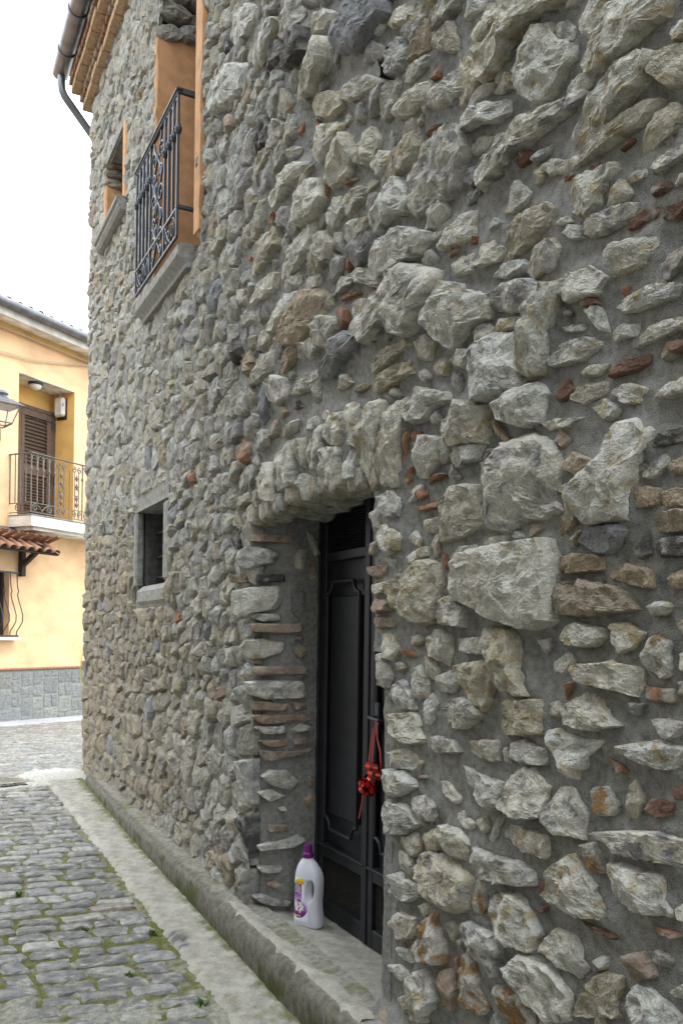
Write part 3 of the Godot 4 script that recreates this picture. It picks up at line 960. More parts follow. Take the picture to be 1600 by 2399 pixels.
func build_gutter_strip() -> void:
	var mb := MB.new()
	var n := 14
	var rows := 0
	var s := -2.0
	while s < 7.62:
		for j in n:
			var f := float(j) / (n - 1)
			var edge := -0.395 + 0.018 * nz_a.get_noise_2d(s * 1.2, 3.0) + 0.02 * nz_b.get_noise_2d(s * 0.6, 8.0)
			if s > 5.0:
				edge -= 0.012 * (s - 5.0)
			var x := lerpf(edge, -0.1, pow(f, 0.8))
			var w := Vector3(x, 0, -s)
			var h := street_y(s) + 0.019 + 0.004 * nz_a.get_noise_3dv(w * 0.5) + 0.003 * nz_b.get_noise_3dv(w * 0.5)
			if j == 0:
				h -= 0.04
			elif j == 1:
				h -= 0.004 + 0.004 * nz_b.get_noise_2d(s, 2.0)
			var c := Color(0.40, 0.38, 0.325) * (1.0 + 0.12 * nz_a.get_noise_3dv(w * 0.4) + 0.15 * nz_c.get_noise_3dv(w))
			c = c.lerp(Color(0.22, 0.225, 0.09), clampf((nz_c.get_noise_3dv(w * 1.1) + 0.6 * nz_b.get_noise_3dv(w * 0.6) - 0.38) * 3.0, 0.0, 0.6))
			# an old oil stain
			c = c.lerp(Color(0.07, 0.07, 0.072), clampf((0.055 + 0.05 * nz_b.get_noise_3dv(w * 0.7) - Vector2((x + 0.335) * 1.3, (s - 3.82) * 0.55).length()) * 50.0, 0.0, 0.85))
			# moss creeping out along the foot of the kerb
			c = c.lerp(Color(0.12, 0.135, 0.035), clampf((0.5 * nz_a.get_noise_3dv(w) + 0.5 * nz_b.get_noise_3dv(w * 0.7) + (x + 0.185) * 14.0) * 2.0, 0.0, 0.85))
			mb.tint = c
			mb.p(Vector3(x, h, -s))
		rows += 1
		s += 0.025
	for i in rows - 1:
		for j in n - 1:
			var k := i * n + j
			mb.t(k, k + 1, k + n + 1)
			mb.t(k, k + n + 1, k + n)
	structure(put("gutter_strip", mb.mesh(M.concrete, true), self), "pale concrete strip between setts and kerb")

func kerb_top(s: float) -> float:
	return 0.19 + 0.018 * (s - 3.88)

func build_kerb() -> void:
	var mb := MB.new()
	var prof := [[0.0, 0.0], [0.0, 0.25], [0.0, 0.5], [0.0, 0.72], [0.004, 0.86], [0.012, 0.95], [0.028, 1.0], [0.06, 1.0], [0.1, 1.0], [0.14, 1.0], [0.2, 1.0]]
	var n := prof.size()
	var rows := 0
	var s := -2.0
	while s <= 7.42:
		var taper := clampf((s - 5.5) / 1.9, 0.0, 1.0) * 0.03
		var end := clampf((s - 7.34) / 0.08, 0.0, 1.0)
		for q in prof:
			var y0 := street_y(s) - 0.03
			var x: float = -0.152 + taper + q[0] + end * 0.06
			var y: float = lerpf(y0, kerb_top(s) - end * 0.06, q[1])
			var w := Vector3(x, y, -s)
			var chip := maxf(nz_a.get_noise_3dv(Vector3(s * 0.9, 1.0, 0.0)) - 0.22, 0.0) * 0.05
			if q[1] > 0.8 and q[0] < 0.05:
				y -= chip
				x += chip * 0.7
			for joint in [1.9, 3.96, 5.7]:
				if absf(s + 0.01 * nz_b.get_noise_2d(y * 0.3, x * 0.3) - joint) < 0.012:
					y -= 0.012 * q[1]
					x += 0.01 * (1.0 - q[1])
			x += 0.006 * nz_a.get_noise_3dv(w) + 0.003 * nz_b.get_noise_3dv(w * 0.7)
			y += (0.006 * nz_a.get_noise_3dv(w * 0.7) + 0.003 * nz_b.get_noise_3dv(w * 0.7)) * q[1]
			var c := Color(0.37, 0.35, 0.295) * (1.0 + 0.14 * nz_a.get_noise_3dv(w * 0.6))
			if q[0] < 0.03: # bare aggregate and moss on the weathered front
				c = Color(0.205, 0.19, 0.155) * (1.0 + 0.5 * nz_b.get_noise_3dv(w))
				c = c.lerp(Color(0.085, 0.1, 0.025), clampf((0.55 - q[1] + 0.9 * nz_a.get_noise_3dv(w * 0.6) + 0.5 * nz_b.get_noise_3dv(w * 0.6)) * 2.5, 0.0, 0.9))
			elif q[0] > 0.05:
				c = c.lerp(Color(0.2, 0.21, 0.075), clampf((nz_c.get_noise_3dv(w * 1.3) + 0.6 * nz_b.get_noise_3dv(w * 0.6) - 0.22) * 3.0, 0.0, 0.7))
			c.a = 1.0
			mb.tint = c
			mb.p(Vector3(x, y, -s))
		rows += 1
		s += 0.02
	for i in rows - 1:
		for j in n - 1:
			var k := i * n + j
			mb.t(k, k + 1, k + n + 1)
			mb.t(k, k + n + 1, k + n)
	var last := (rows - 1) * n
	for j in range(1, n - 1):
		mb.t(last, last + j, last + j + 1)
	var kerb := put("kerb", mb.mesh(M.kerb, true), self)
	structure(kerb, "weathered concrete kerb along the foot of the stone wall")
	# the worn threshold slab in the doorway
	var st := MB.new()
	var nx := 24
	rows = 0
	s = 2.5
	while s < 3.84:
		for j in nx:
			var x := lerpf(-0.115, 0.42, float(j) / (nx - 1))
			var w := Vector3(x, 0, -s)
			var y := lerpf(kerb_top(s) + 0.011, 0.134, clampf((x + 0.11) / 0.36, 0.0, 1.0))
			if j == 0:
				y -= 0.03
			y += 0.003 * nz_a.get_noise_3dv(w * 0.7) + 0.002 * nz_b.get_noise_3dv(w * 0.7)
			st.tint = Color(0.39, 0.37, 0.315) * (1.0 + 0.16 * nz_a.get_noise_3dv(w * 0.5) + 0.15 * nz_b.get_noise_3dv(w))
			st.tint.a = 1.0
			st.p(Vector3(x, y, -s))
		rows += 1
		s += 0.022
	for i in rows - 1:
		for j in nx - 1:
			var k := i * nx + j
			st.t(k, k + 1, k + nx + 1)
			st.t(k, k + nx + 1, k + nx)
	structure(put("threshold", st.mesh(M.concrete, true), self), "worn concrete threshold in the cellar doorway")

# ---------------------------------------------------------------- the stone house
const CORNER := 8.12
const OPENINGS := [[2.53, 3.76, -1.0, 2.0], [5.27, 6.17, 1.62, 2.42], [4.70, 5.76, 3.62, 6.0], [6.64, 7.38, 4.74, 5.42]]

func arch_y(s: float) -> float:
	return 1.955 + 0.05 * sin(PI * clampf((s - 2.6) / 1.15, 0.0, 1.0))

func in_opening(s: float, y: float, m: float) -> bool:
	for q in OPENINGS:
		if s > q[0] - m and s < q[1] + m and y > q[2] - m and y < q[3] + m:
			return true
	return false

func clip(poly: PackedVector2Array, m: Vector2, d: Vector2) -> PackedVector2Array:
	var out := PackedVector2Array()
	var n := poly.size()
	for k in n:
		var a := poly[k]
		var b := poly[(k + 1) % n]
		var fa := (a - m).dot(d)
		var fb := (b - m).dot(d)
		if fa <= 0.0:
			out.append(a)
		if (fa < 0.0 and fb > 0.0) or (fa > 0.0 and fb < 0.0):
			out.append(a.lerp(b, fa / (fa - fb)))
	return out

func pixel_area(s: float, y: float, area: float) -> float:
	var z := 0.8926 * s + 0.654
	if z < 1.3:
		return 0.0
	var x := 3249.0 / z - 210.0
	var py := 1490.0 - (y - 1.45) * 2000.0 / z
	if x > 1640.0 or py < -40.0 or py > 2440.0:
		return 0.0
	return area * 2000.0 / z * 2900.0 / (z * z)

# Stones laid between the larger ones: cells round scattered centres, cut back from their neighbours.
func fill_stones(big: Array) -> Array:
	var seeds := []
	var y := -0.1
	while y < 6.4:
		var rh := rng.randf_range(0.07, 0.175)
		var s := -0.7 + rng.randf() * 0.2
		while s < CORNER:
			var el := lerpf(1.1, 1.4, smoothstep(3.2, 7.5, s))
			var w := rh * el * rng.randf_range(0.6, 1.6)
			var p := Vector2(s + w * 0.5 + rng.randf_range(-0.02, 0.02), y + rh * (0.5 + rng.randf_range(-0.42, 0.42)) + 0.05 * nz_c.get_noise_2d(s * 0.5, y * 0.2))
			s += w
			if p.x < CORNER - 0.02 and not in_opening(p.x, p.y, 0.015) and not (p.x > 2.6 and p.x < 3.75 and p.y > 1.9 and p.y < 2.42):
				seeds.append([p, el, false])
		y += rh * 0.95
	for b in big:
		var poly: PackedVector2Array = b.poly
		for k in poly.size():
			var a := poly[k]
			var c := poly[(k + 1) % poly.size()]
			var n := maxi(1, int(a.distance_to(c) / 0.035))
			for j in n:
				seeds.append([a.lerp(c, float(j) / n), 1.5, true])
	var grid := {}
	for k in seeds.size():
		var g := Vector2i((seeds[k][0] / 0.22).floor())
		if not grid.has(g):
			grid[g] = []
		grid[g].append(k)
	var big_box := []
	for b in big:
		var lo: Vector2 = b.poly[0]
		var hi := lo
		for q in b.poly:
			lo = lo.min(q)
			hi = hi.max(q)
		big_box.append(Rect2(lo, hi - lo).grow(0.01))
	var out := []
	for k in seeds.size():
		if seeds[k][2]:
			continue
		var p: Vector2 = seeds[k][0]
		var el: float = seeds[k][1]
		var covered := false
		for b in big.size():
			if big_box[b].has_point(p) and Geometry2D.is_point_in_polygon(p, big[b].poly):
				covered = true
				break
		if covered:
			continue
		var poly := PackedVector2Array([Vector2(-0.17, -0.13), Vector2(0.17, -0.13), Vector2(0.17, 0.13), Vector2(-0.17, 0.13)])
		var g := Vector2i((p / 0.22).floor())
		var near_big := 9.0
		for gx in range(-1, 2):
			for gy in range(-1, 2):
				for j in grid.get(g + Vector2i(gx, gy), []):
					if j == k:
						continue
					var dv: Vector2 = seeds[j][0] - p
					dv.x /= el
					if seeds[j][2]:
						near_big = minf(near_big, (seeds[j][0] - p).length())
						if dv.length() > 0.2:
							continue
						poly = clip(poly, dv * 0.62, dv)
					else:
						poly = clip(poly, dv * 0.5, dv)
					if poly.size() < 3:
						break
		if poly.size() < 3:
			continue
		for j in poly.size():
			poly[j] = Vector2(poly[j].x * el, poly[j].y) + p
		poly = clip(poly, Vector2(CORNER + 0.012, 0), Vector2(1, 0))
		for q in OPENINGS:
			if p.x < q[0]:
				poly = clip(poly, Vector2(q[0] + 0.01, 0), Vector2(1, 0)) if p.y > q[2] and p.y < q[3] else poly
			elif p.x > q[1]:
				poly = clip(poly, Vector2(q[1] - 0.01, 0), Vector2(-1, 0)) if p.y > q[2] and p.y < q[3] else poly
			elif p.y < q[2] and p.y > q[2] - 0.3:
				poly = clip(poly, Vector2(0, q[2] + 0.01), Vector2(0, 1))
			elif p.y > q[3] and p.y < q[3] + 0.3:
				poly = clip(poly, Vector2(0, q[3] - 0.01), Vector2(0, -1))
		if poly.size() < 3:
			continue
		var c := centre_of(poly)
		var gap := rng.randf_range(0.005, 0.019)
		if p.x < 3.2 and p.y < 1.9:
			gap += 0.006
		var ok := PackedVector2Array()
		for q in poly:
			var r := (q - c).length()
			ok.append(c + (q - c) * maxf(0.3, 1.0 - gap / maxf(r, 0.001)))
		var ar := area_of(ok)
		if ar < 0.0009 or (near_big < 0.055 and p.x < 3.3 and rng.randf() < (0.5 if p.y < 1.9 else 0.0)):
			continue
		# tone: greyer above, earthier in the old lower part of the wall
		var r := rng.randf()
		var kind := 0
		if r < 0.12:
			kind = 1
		elif r < 0.14:
			kind = 3
		elif r < 0.147:
			kind = 4
		elif r < 0.18:
			kind = 5
		elif r < 0.205 and ar < 0.012:
			kind = 7
		elif r < 0.22 and ar < 0.012:
			kind = 6
		var base := tone(kind)
		if kind <= 1: # these smaller stones carry a grey film of lime and dust
			base = base.lerp(Color(0.27, 0.262, 0.235), rng.randf_range(0.35, 0.8))
		var old := clampf((s_old(c) - 0.5) * 3.0 + 0.5, 0.0, 1.0)
		if kind <= 2:
			base = base.lerp(Color(0.27, 0.232, 0.168) * rng.randf_range(0.85, 1.15), old * 0.75)
		out.append({"poly": ok, "c": c, "kind": kind, "base": base, "area": ar, "h": rng.randf_range(0.022, 0.055) * (1.0 - 0.3 * smoothstep(3.8, 6.5, c.x)) * (1.0 + 0.2 * old) * clampf(sqrt(ar) / 0.08, 0.6, 1.15), "big": false})
	return out

func s_old(c: Vector2) -> float:
	return clampf((c.x - 3.6) / 2.5, 0.0, 1.0) * clampf((3.1 - c.y) / 1.8, 0.0, 1.0) + 0.35 * nz_c.get_noise_2d(c.x * 0.4, c.y * 0.4)

# how far an outline reaches past what shows of it: the edge of a stone lies under the mortar
func grow_of(st: Dictionary) -> float:
	if not st.big:
		return 1.05
	if st.kind >= 7:
		return 1.03
	if st.c.x > 2.6 and st.c.x < 3.8 and st.c.y > 1.9 and st.c.y < 2.5:
		return 1.02
	return 1.14 + 0.12 * smoothstep(1.5, 2.3, st.c.y)

func stone_opts(st: Dictionary, px: float) -> Dictionary:
	var n := clampi(int(sqrt(px) * 0.62), 12, 46)
	var rings := clampi(int(sqrt(px) * 0.12), 3, 11)
	var kind: int = st.kind
	var o := {"n": n, "rings": rings, "h": st.h, "q": rng.randf_range(2.2, 5.5), "rough": clampf(sqrt(st.area) * 0.085, 0.005, 0.01), "base": st.base, "facets": 5, "tilt": 0.3, "cut": 0.06 if st.get("big", false) else 0.05}
	if kind == 2:
		o.merge({"stain": Color(0.27, 0.165, 0.075), "amount": 0.6})
	elif kind == 0 or kind == 1:
		o.merge({"stain": Color(0.38, 0.32, 0.2) if rng.randf() < 0.6 else Color(0.24, 0.235, 0.225), "amount": rng.randf_range(0.2, 0.45)})
	elif kind >= 6:
		o.merge({"stain": Color(0.36, 0.33, 0.28), "amount": rng.randf_range(0.2, 0.5)})
		o["facets"] = 2
		o["q"] = 5.0
	elif kind == 4:
		o.merge({"stain": Color(0.3, 0.29, 0.26), "amount": 0.45})
	return o

func build_stone_house() -> void:
	var house := thing("stone_house", Vector3.ZERO, "grey rubble stone house with arched cellar door and small iron balcony", "house")
	var stones := []
	for f in FACE_STONES:
		var poly := PackedVector2Array()
		for k in range(1, f.size(), 2):
			poly.append(Vector2(f[k], f[k + 1]) * 0.001)
		var ar := area_of(poly)
		var kind: int = f[0]
		var h := clampf(sqrt(ar) * 0.46, 0.022, 0.072) * rng.randf_range(0.75, 1.25)
		if kind >= 7:
			h = clampf(h, 0.012, 0.022)
		stones.append({"poly": poly, "c": centre_of(poly), "kind": kind, "base": tone(kind), "area": ar, "h": h, "big": true})
	stones += fill_stones(stones)
	for st in stones:
		st["px"] = pixel_area(st.c.x, st.c.y, st.area)
	stones.sort_custom(func(a, b): return a.px > b.px)
	build_mortar(house, stones)
	var e1 := Vector3(0, 0, -1)
	var n := Vector3(-1, 0, 0)
	var rest := MB.new()
	var count := {"stone": 0, "brick": 0}
	for st in stones:
		var kind := "brick" if st.kind >= 6 else "stone"
		var local := PackedVector2Array()
		for q in st.poly:
			local.append((q - st.c) * grow_of(st))
		var o := Vector3(0, st.c.y, -st.c.x)
		var opts := stone_opts(st, st.px)
		if st.px > 30.0 and count[kind] < 300:
			count[kind] += 1
			var one := MB.new()
			stone_into(one, Vector3.ZERO, o, e1, Vector3.UP, n, local, opts)
			put(kind, one.mesh(M.brick if kind == "brick" else M.stone, false, 0.94), house, o)
		else:
			stone_into(rest, o, Vector3.ZERO, e1, Vector3.UP, n, local, opts)
	put("small_stones", rest.mesh(M.stone, false, 0.97), house).set_meta("kind", "stuff")
	print("stones ", stones.size(), " single ", count)
	build_doorway(house)
	build_cellar_door(house)
	build_small_window(house)
	build_balcony(house)
	build_upper_window(house)
	build_eaves(house)
	build_shell(house)

func mortar_hole(s: float, y: float) -> bool:
	if s > (2.62 if y > 1.4 else 2.535) and s < 3.75 and y < arch_y(s) + 0.02:
		return true
	if s > 5.32 and s < 6.12 and y > 1.68 and y < 2.38:
		return true
	if s > 4.72 and s < 5.74 and y > 3.66 and y < 5.95:
		return true
	if s > 6.67 and s < 7.36 and y > 4.72 and y < 5.38:
		return true
	# the putlog hole high in the wall
	var d := Vector2((s - 2.57) / 0.06, (y - 3.4 - (s - 2.57) * 0.5) / 0.1)
	return d.length() < 1.0

func build_mortar(house: Node3D, stones: Array) -> void:
	var step := 0.022
	var s0 := -0.7
	var y0 := -0.3
	var ns := int((CORNER - s0) / step) + 1
	var ny := int((6.36 - y0) / step) + 1
	step = (CORNER - s0) / (ns - 1)
	var lift := PackedFloat32Array()
	lift.resize(ns * ny)
	for st in stones:
		var lo: Vector2 = st.poly[0]
		var hi := lo
		for q in st.poly:
			lo = lo.min(q)
			hi = hi.max(q)
		var reach := 0.045
		for i in range(maxi(0, int((lo.x - reach - s0) / step)), mini(ns, int((hi.x + reach - s0) / step) + 2)):
			for j in range(maxi(0, int((lo.y - reach - y0) / step)), mini(ny, int((hi.y + reach - y0) / step) + 2)):
				var p := Vector2(s0 + i * step, y0 + j * step)
				var d := 9.0
				var poly: PackedVector2Array = st.poly
				if Geometry2D.is_point_in_polygon(p, poly):
					d = 0.0
				else:
					for k in poly.size():
						d = minf(d, p.distance_to(Geometry2D.get_closest_point_to_segment(p, poly[k], poly[(k + 1) % poly.size()])))
				if d < reach:
					var f := 1.0 - d / reach
					var l: float = st.h * 0.4 * f * f if d > 0.0 else 0.0
					if l > lift[i * ny + j]:
						lift[i * ny + j] = l
	var mb := MB.new()
	for i in ns:
		var s := s0 + i * step
		for j in ny:
			var y := y0 + j * step
			var w := Vector3(0, y, -s)
			var h := lift[i * ny + j] + 0.013 * nz_c.get_noise_3dv(w * 0.8) + 0.006 * nz_a.get_noise_3dv(w * 0.6) + 0.0025 * nz_b.get_noise_3dv(w) - 0.006
			var foot := kerb_top(s) if s < 7.45 else street_y(s)
			var k := clampf((foot + 0.09 - y) / 0.1, 0.0, 1.0)
			h += 0.035 * k * k
			var c := Color(0.3, 0.296, 0.27).lerp(Color(0.26, 0.235, 0.19), clampf(s_old(Vector2(s, y)) * 1.3 - 0.2, 0.0, 0.8))
			c *= 1.0 + 0.16 * nz_c.get_noise_3dv(w * 0.5) + 0.14 * nz_b.get_noise_3dv(w * 0.6)
			c.a = 1.0
			mb.tint = c
			mb.p(Vector3(-h, y, -s))
	for i in ns - 1:
		for j in ny - 1:
			if mortar_hole(s0 + (i + 0.5) * step, y0 + (j + 0.5) * step):
				continue
			var a := i * ny + j
			mb.t(a, a + 1, a + ny + 1)
			mb.t(a, a + ny + 1, a + ny)
	put("wall", mb.mesh(M.mortar, true), house)

func build_doorway(house: Node3D) -> void:
	# far jamb: mortar turning the corner into the opening
	var mb := MB.new()
	var prof := [[0.0, 3.94], [0.0, 3.88], [0.006, 3.83], [0.022, 3.785], [0.05, 3.74], [0.085, 3.71], [0.12, 3.697], [0.16, 3.692], [0.22, 3.69], [0.28, 3.69], [0.34, 3.69]]
	var nr := 0
	var y := 0.02
	while y < 2.12:
		for q in prof:
			var w := Vector3(q[0], y, -q[1])
			var h := 0.009 * nz_a.get_noise_3dv(w * 0.8) + 0.004 * nz_b.get_noise_3dv(w)
			mb.tint = Color(0.3, 0.297, 0.27) * (1.0 + 0.2 * nz_c.get_noise_3dv(w) + 0.12 * nz_b.get_noise_3dv(w * 0.6))
			mb.tint.a = 1.0
			mb.p(Vector3(q[0] - h * 0.5, y, -q[1] + h))
		nr += 1
		y += 0.025
	var n := prof.size()
	for i in nr - 1:
		for j in n - 1:
			var a := i * n + j
			mb.t(a, a + 1, a + n + 1)
			mb.t(a, a + n + 1, a + n)
	put("door_jamb", mb.mesh(M.mortar, true), house)
	# near jamb and the masonry over the door, seen edge-on
	var nb := MB.new()
	nb.tint = Color(0.26, 0.26, 0.245)
	nb.box(Vector3(0.2, 1.75, -2.585), Vector3(0.39, 0.7, 0.06), Basis(), 0.01)
	nb.box(Vector3(0.2, 0.68, -2.5), Vector3(0.39, 1.44, 0.06), Basis(), 0.01)
	put("door_jamb", nb.mesh(M.mortar), house)
	for f in JAMB_STONES:
		var poly := PackedVector2Array()
		for k in range(1, f.size(), 2):
			poly.append(Vector2(f[k], f[k + 1]) * 0.001)
		var c := centre_of(poly)
		var local := PackedVector2Array()
		for q in poly:
			local.append((q - c) * 1.08)
		var ar := area_of(poly)
		var kind: int = f[0]
		var opts := stone_opts({"kind": kind, "area": ar, "base": tone(6 if kind == 7 else kind), "h": 0.046 if kind < 5 else 0.03}, 2600.0)
		opts["rough"] = 0.004
		opts["q"] = 4.0
		var z := -3.695
		if c.x < 0.11:
			z -= 0.075 * pow((0.11 - c.x) / 0.11, 1.7)
		# stones on the rounded edge lean with it
		var lean := clampf((0.12 - c.x) / 0.16, 0.0, 1.0) * 0.9
		var nn := Vector3(-sin(lean), 0, cos(lean))
		var ee := Vector3(cos(lean), 0, sin(lean))
		var o := Vector3(c.x, c.y, z)
		var one := MB.new()
		stone_into(one, Vector3.ZERO, o, ee, Vector3.UP, nn, local, opts)
		put("brick" if kind >= 5 else "stone", one.mesh(M.brick if kind >= 6 else M.stone, false, 0.94), house, o)
	# arch: the undersides of the arch stones, and more of them at the springing
	var s := 2.56
	while s < 3.78:
		var w := rng.randf_range(0.10, 0.17)
		var ends := [[-0.03, 0.12], [0.12, 0.34]]
		for e in ends:
			var cx: float = (e[0] + e[1]) * 0.5
			var hx: float = (e[1] - e[0]) * 0.5 - 0.004
			var poly := PackedVector2Array()
			for c in [[-1, -1], [0, -1.1], [1, -0.9], [1.05, 0.1], [0.95, 1], [0, 1.08], [-1, 0.95], [-1.06, 0]]:
				poly.append(Vector2(c[0] * (w * 0.5 - 0.006) + rng.randf_range(-0.008, 0.008), c[1] * hx + rng.randf_range(-0.008, 0.008)))
			var o := Vector3(cx, arch_y(s + w * 0.5) + 0.03 + (0.02 if e[0] > 0.1 else 0.0), -(s + w * 0.5))
			var one := MB.new()
			stone_into(one, Vector3.ZERO, o, Vector3(0, 0, -1), Vector3(1, 0, 0), Vector3(0, -1, 0), poly, {"n": 26, "rings": 5, "h": 0.034, "q": 3.2, "rough": 0.009, "sink": 0.05, "base": tone(0) * 0.92, "facets": 4, "stain": Color(0.36, 0.3, 0.19), "amount": 0.4})
			put("arch_stone", one.mesh(M.stone, false, 0.94), house, o)
		s += w
	var lintel := MB.new()
	lintel.tint = Color(0.2, 0.195, 0.18)
	lintel.box(Vector3(0.27, 2.16, -3.15), Vector3(0.5, 0.2, 1.4))
	put("lintel", lintel.mesh(M.mortar), house)

func build_cellar_door(house: Node3D) -> void:
	var door := part("cellar_door", house, Vector3(0.3, 0.13, -3.15))
	var o := -door.position
	var X := 0.30
	var frame := MB.new()
	for q in [[3.675, 3.72], [2.58, 2.63]]:
		frame.box(o + Vector3(X + 0.02, 1.1, -(q[0] + q[1]) * 0.5), Vector3(0.07, 1.98, q[1] - q[0]), Basis(), 0.004)
	frame.box(o + Vector3(X + 0.02, 2.07, -3.15), Vector3(0.07, 0.05, 1.04), Basis(), 0.004)
	put("door_frame", frame.mesh(M.door), door)
	for L in [[3.195, 3.672], [2.633, 3.187]]:
		var a: float = L[0]
		var b: float = L[1]
		var mid := (a + b) * 0.5
		var leaf := MB.new()
		# solid sheet behind, stiles and rails proud of it, openings for the louvre and the mesh
		leaf.box(o + Vector3(X + 0.035, 1.125, -mid), Vector3(0.02, 1.40, b - a))
		for e in [a + 0.024, b - 0.024]:
			leaf.box(o + Vector3(X + 0.02, 1.09, -e), Vector3(0.05, 1.905, 0.048), Basis(), 0.004)
		for r in [[0.139, 0.215], [0.414, 0.462], [1.796, 1.84], [2.022, 2.042]]:
			leaf.box(o + Vector3(X + 0.02, (r[0] + r[1]) * 0.5, -mid), Vector3(0.046, r[1] - r[0], b - a - 0.09), Basis(), 0.004)
		leaf.box(o + Vector3(X + 0.01, 0.47, -mid), Vector3(0.05, 0.012, b - a - 0.02), Basis(), 0.003)
		put("leaf", leaf.mesh(M.door), door)
		var kick := MB.new()
		kick.box(o + Vector3(X + 0.004, 0.168, -mid), Vector3(0.012, 0.062, b - a - 0.012), Basis(), 0.003)
		put("kick_plate", kick.mesh(M.rust), door)
		# raised panel moulding with notched, scooped corners
		var pa := a + 0.085
		var pb := b - 0.075
		var y0 := 0.556
		var y1 := 1.698
		var nt := 0.055
		var path := []
		for cn in [[pa, y0, 1, 1], [pb, y0, -1, 1], [pb, y1, -1, -1], [pa, y1, 1, -1]]:
			var pts := []
			for k in 7:
				var an := PI * 0.5 * k / 6.0
				pts.append(Vector3(X - 0.008, cn[1] + cn[3] * nt * (1.0 - (1.0 - cos(an)) if k > 0 else 1.0), -(cn[0] + cn[2] * nt * sin(an))))
			pts.push_front(Vector3(X - 0.008, cn[1] + cn[3] * (nt + 0.012), -cn[0]))
			pts.append(Vector3(X - 0.008, cn[1], -(cn[0] + cn[2] * (nt + 0.012))))
			if cn[2] * cn[3] < 0:
				pts.reverse()
			for p in pts:
				path.append(o + p)
		path.append(path[0])
		var mo := MB.new()
		mo.tube(path, 0.009, 6)
		put("moulding", mo.mesh(M.door, true), door)
		var panel := MB.new()
		panel.box(o + Vector3(X + 0.018, (y0 + y1) * 0.5, -(pa + pb) * 0.5), Vector3(0.022, y1 - y0 - 0.13, pb - pa - 0.025), Basis(), 0.006)
		put("panel", panel.mesh(M.door), door)
		var lo := MB.new()
		for k in 14:
			lo.box(o + Vector3(X + 0.022, 1.848 + k * 0.0128, -mid), Vector3(0.022, 0.0035, b - a - 0.09), Basis(Vector3(0, 0, 1), 0.7))
		put("louvre", lo.mesh(M.door), door)
		var wire := MB.new()
		var z := a + 0.052
		while z < b - 0.05:
			wire.box(o + Vector3(X + 0.014, 0.315, -z), Vector3(0.0017, 0.2, 0.0017))
			z += 0.0115
		var yy := 0.222
		while yy < 0.412:
			wire.box(o + Vector3(X + 0.0165, yy, -mid), Vector3(0.0017, 0.0017, b - a - 0.094))
			yy += 0.0115
		put("wire_mesh", wire.mesh(M.wire), door)
	var cover := MB.new()
	cover.box(o + Vector3(X + 0.002, 1.09, -3.191), Vector3(0.03, 1.9, 0.022), Basis(), 0.004)
	put("meeting_strip", cover.mesh(M.door), door)
	var hd := MB.new()
	hd.box(o + Vector3(X - 0.012, 1.11, -3.1), Vector3(0.012, 0.13, 0.035), Basis(), 0.003)
	hd.tube([o + Vector3(X - 0.02, 1.115, -3.1), o + Vector3(X - 0.055, 1.115, -3.1), o + Vector3(X - 0.06, 1.115, -3.075), o + Vector3(X - 0.06, 1.11, -3.0)], 0.008, 8)
	put("handle", hd.mesh(M.iron), door)

func build_small_window(house: Node3D) -> void:
	var win := part("small_window", house, Vector3(0, 1.6, -5.75))
	var o := -win.position
	var f := MB.new()
	f.prism(PackedVector2Array([Vector2(-6.17, 2.31), Vector2(-5.27, 2.31), Vector2(-5.27, 2.385), Vector2(-5.36, 2.44), Vector2(-5.62, 2.45), Vector2(-5.95, 2.43), Vector2(-6.17, 2.38)]), o + Vector3(-0.012, 0, 0), Vector3(0, 0, 1), Vector3.UP, Vector3(0.17, 0, 0))
	put("lintel", f.mesh(M.cast_stone), win)
	var j := MB.new()
	j.box(o + Vector3(0.075, 2.045, -5.335), Vector3(0.18, 0.524, 0.15), Basis(), 0.025)
	put("window_jamb", j.mesh(M.cast_stone), win)
	j = MB.new()
	j.box(o + Vector3(0.01, 2.045, -6.135), Vector3(0.06, 0.524, 0.075), Basis(), 0.012)
	put("window_jamb", j.mesh(M.cast_stone), win)
	j = MB.new()
	j.box(o + Vector3(0.09, 1.705, -5.7), Vector3(0.22, 0.15, 0.78), Basis(), 0.04)
	put("sill", j.mesh(M.cast_stone), win)
	for y in [1.85, 1.995, 2.17]:
		var b := MB.new()
		b.tube([o + Vector3(0.14, y, -5.38), o + Vector3(0.14, y, -6.12)], 0.011, 8)
		put("bar", b.mesh(M.rust, true), win)
	var back := MB.new()
	for q in [[Vector3(0.75, 2.0, -5.75), Vector3(0.02, 0.9, 1.3)], [Vector3(0.38, 2.0, -6.125), Vector3(0.66, 0.7, 0.02)], [Vector3(0.48, 2.0, -5.2), Vector3(0.54, 0.9, 0.02)], [Vector3(0.48, 2.42, -5.75), Vector3(0.54, 0.02, 1.08)], [Vector3(0.48, 1.62, -5.75), Vector3(0.54, 0.02, 1.08)]]:
		back.box(o + q[0], q[1])
	put("recess", back.mesh(M.soot), win)

func scroll(mb: MB, c: Vector3, r: float, a0: float, turns: float, e1: Vector3, e2: Vector3, rad: float) -> void:
	var path := []
	var n := int(absf(turns) * 14) + 3
	for k in n:
		var f := float(k) / (n - 1)
		var a := a0 + f * turns * TAU
		var rr := r * (1.0 - 0.82 * f)
		path.append(c + (e1 * cos(a) + e2 * sin(a)) * rr)
	mb.tube(path, rad, 6, rad * 0.8)

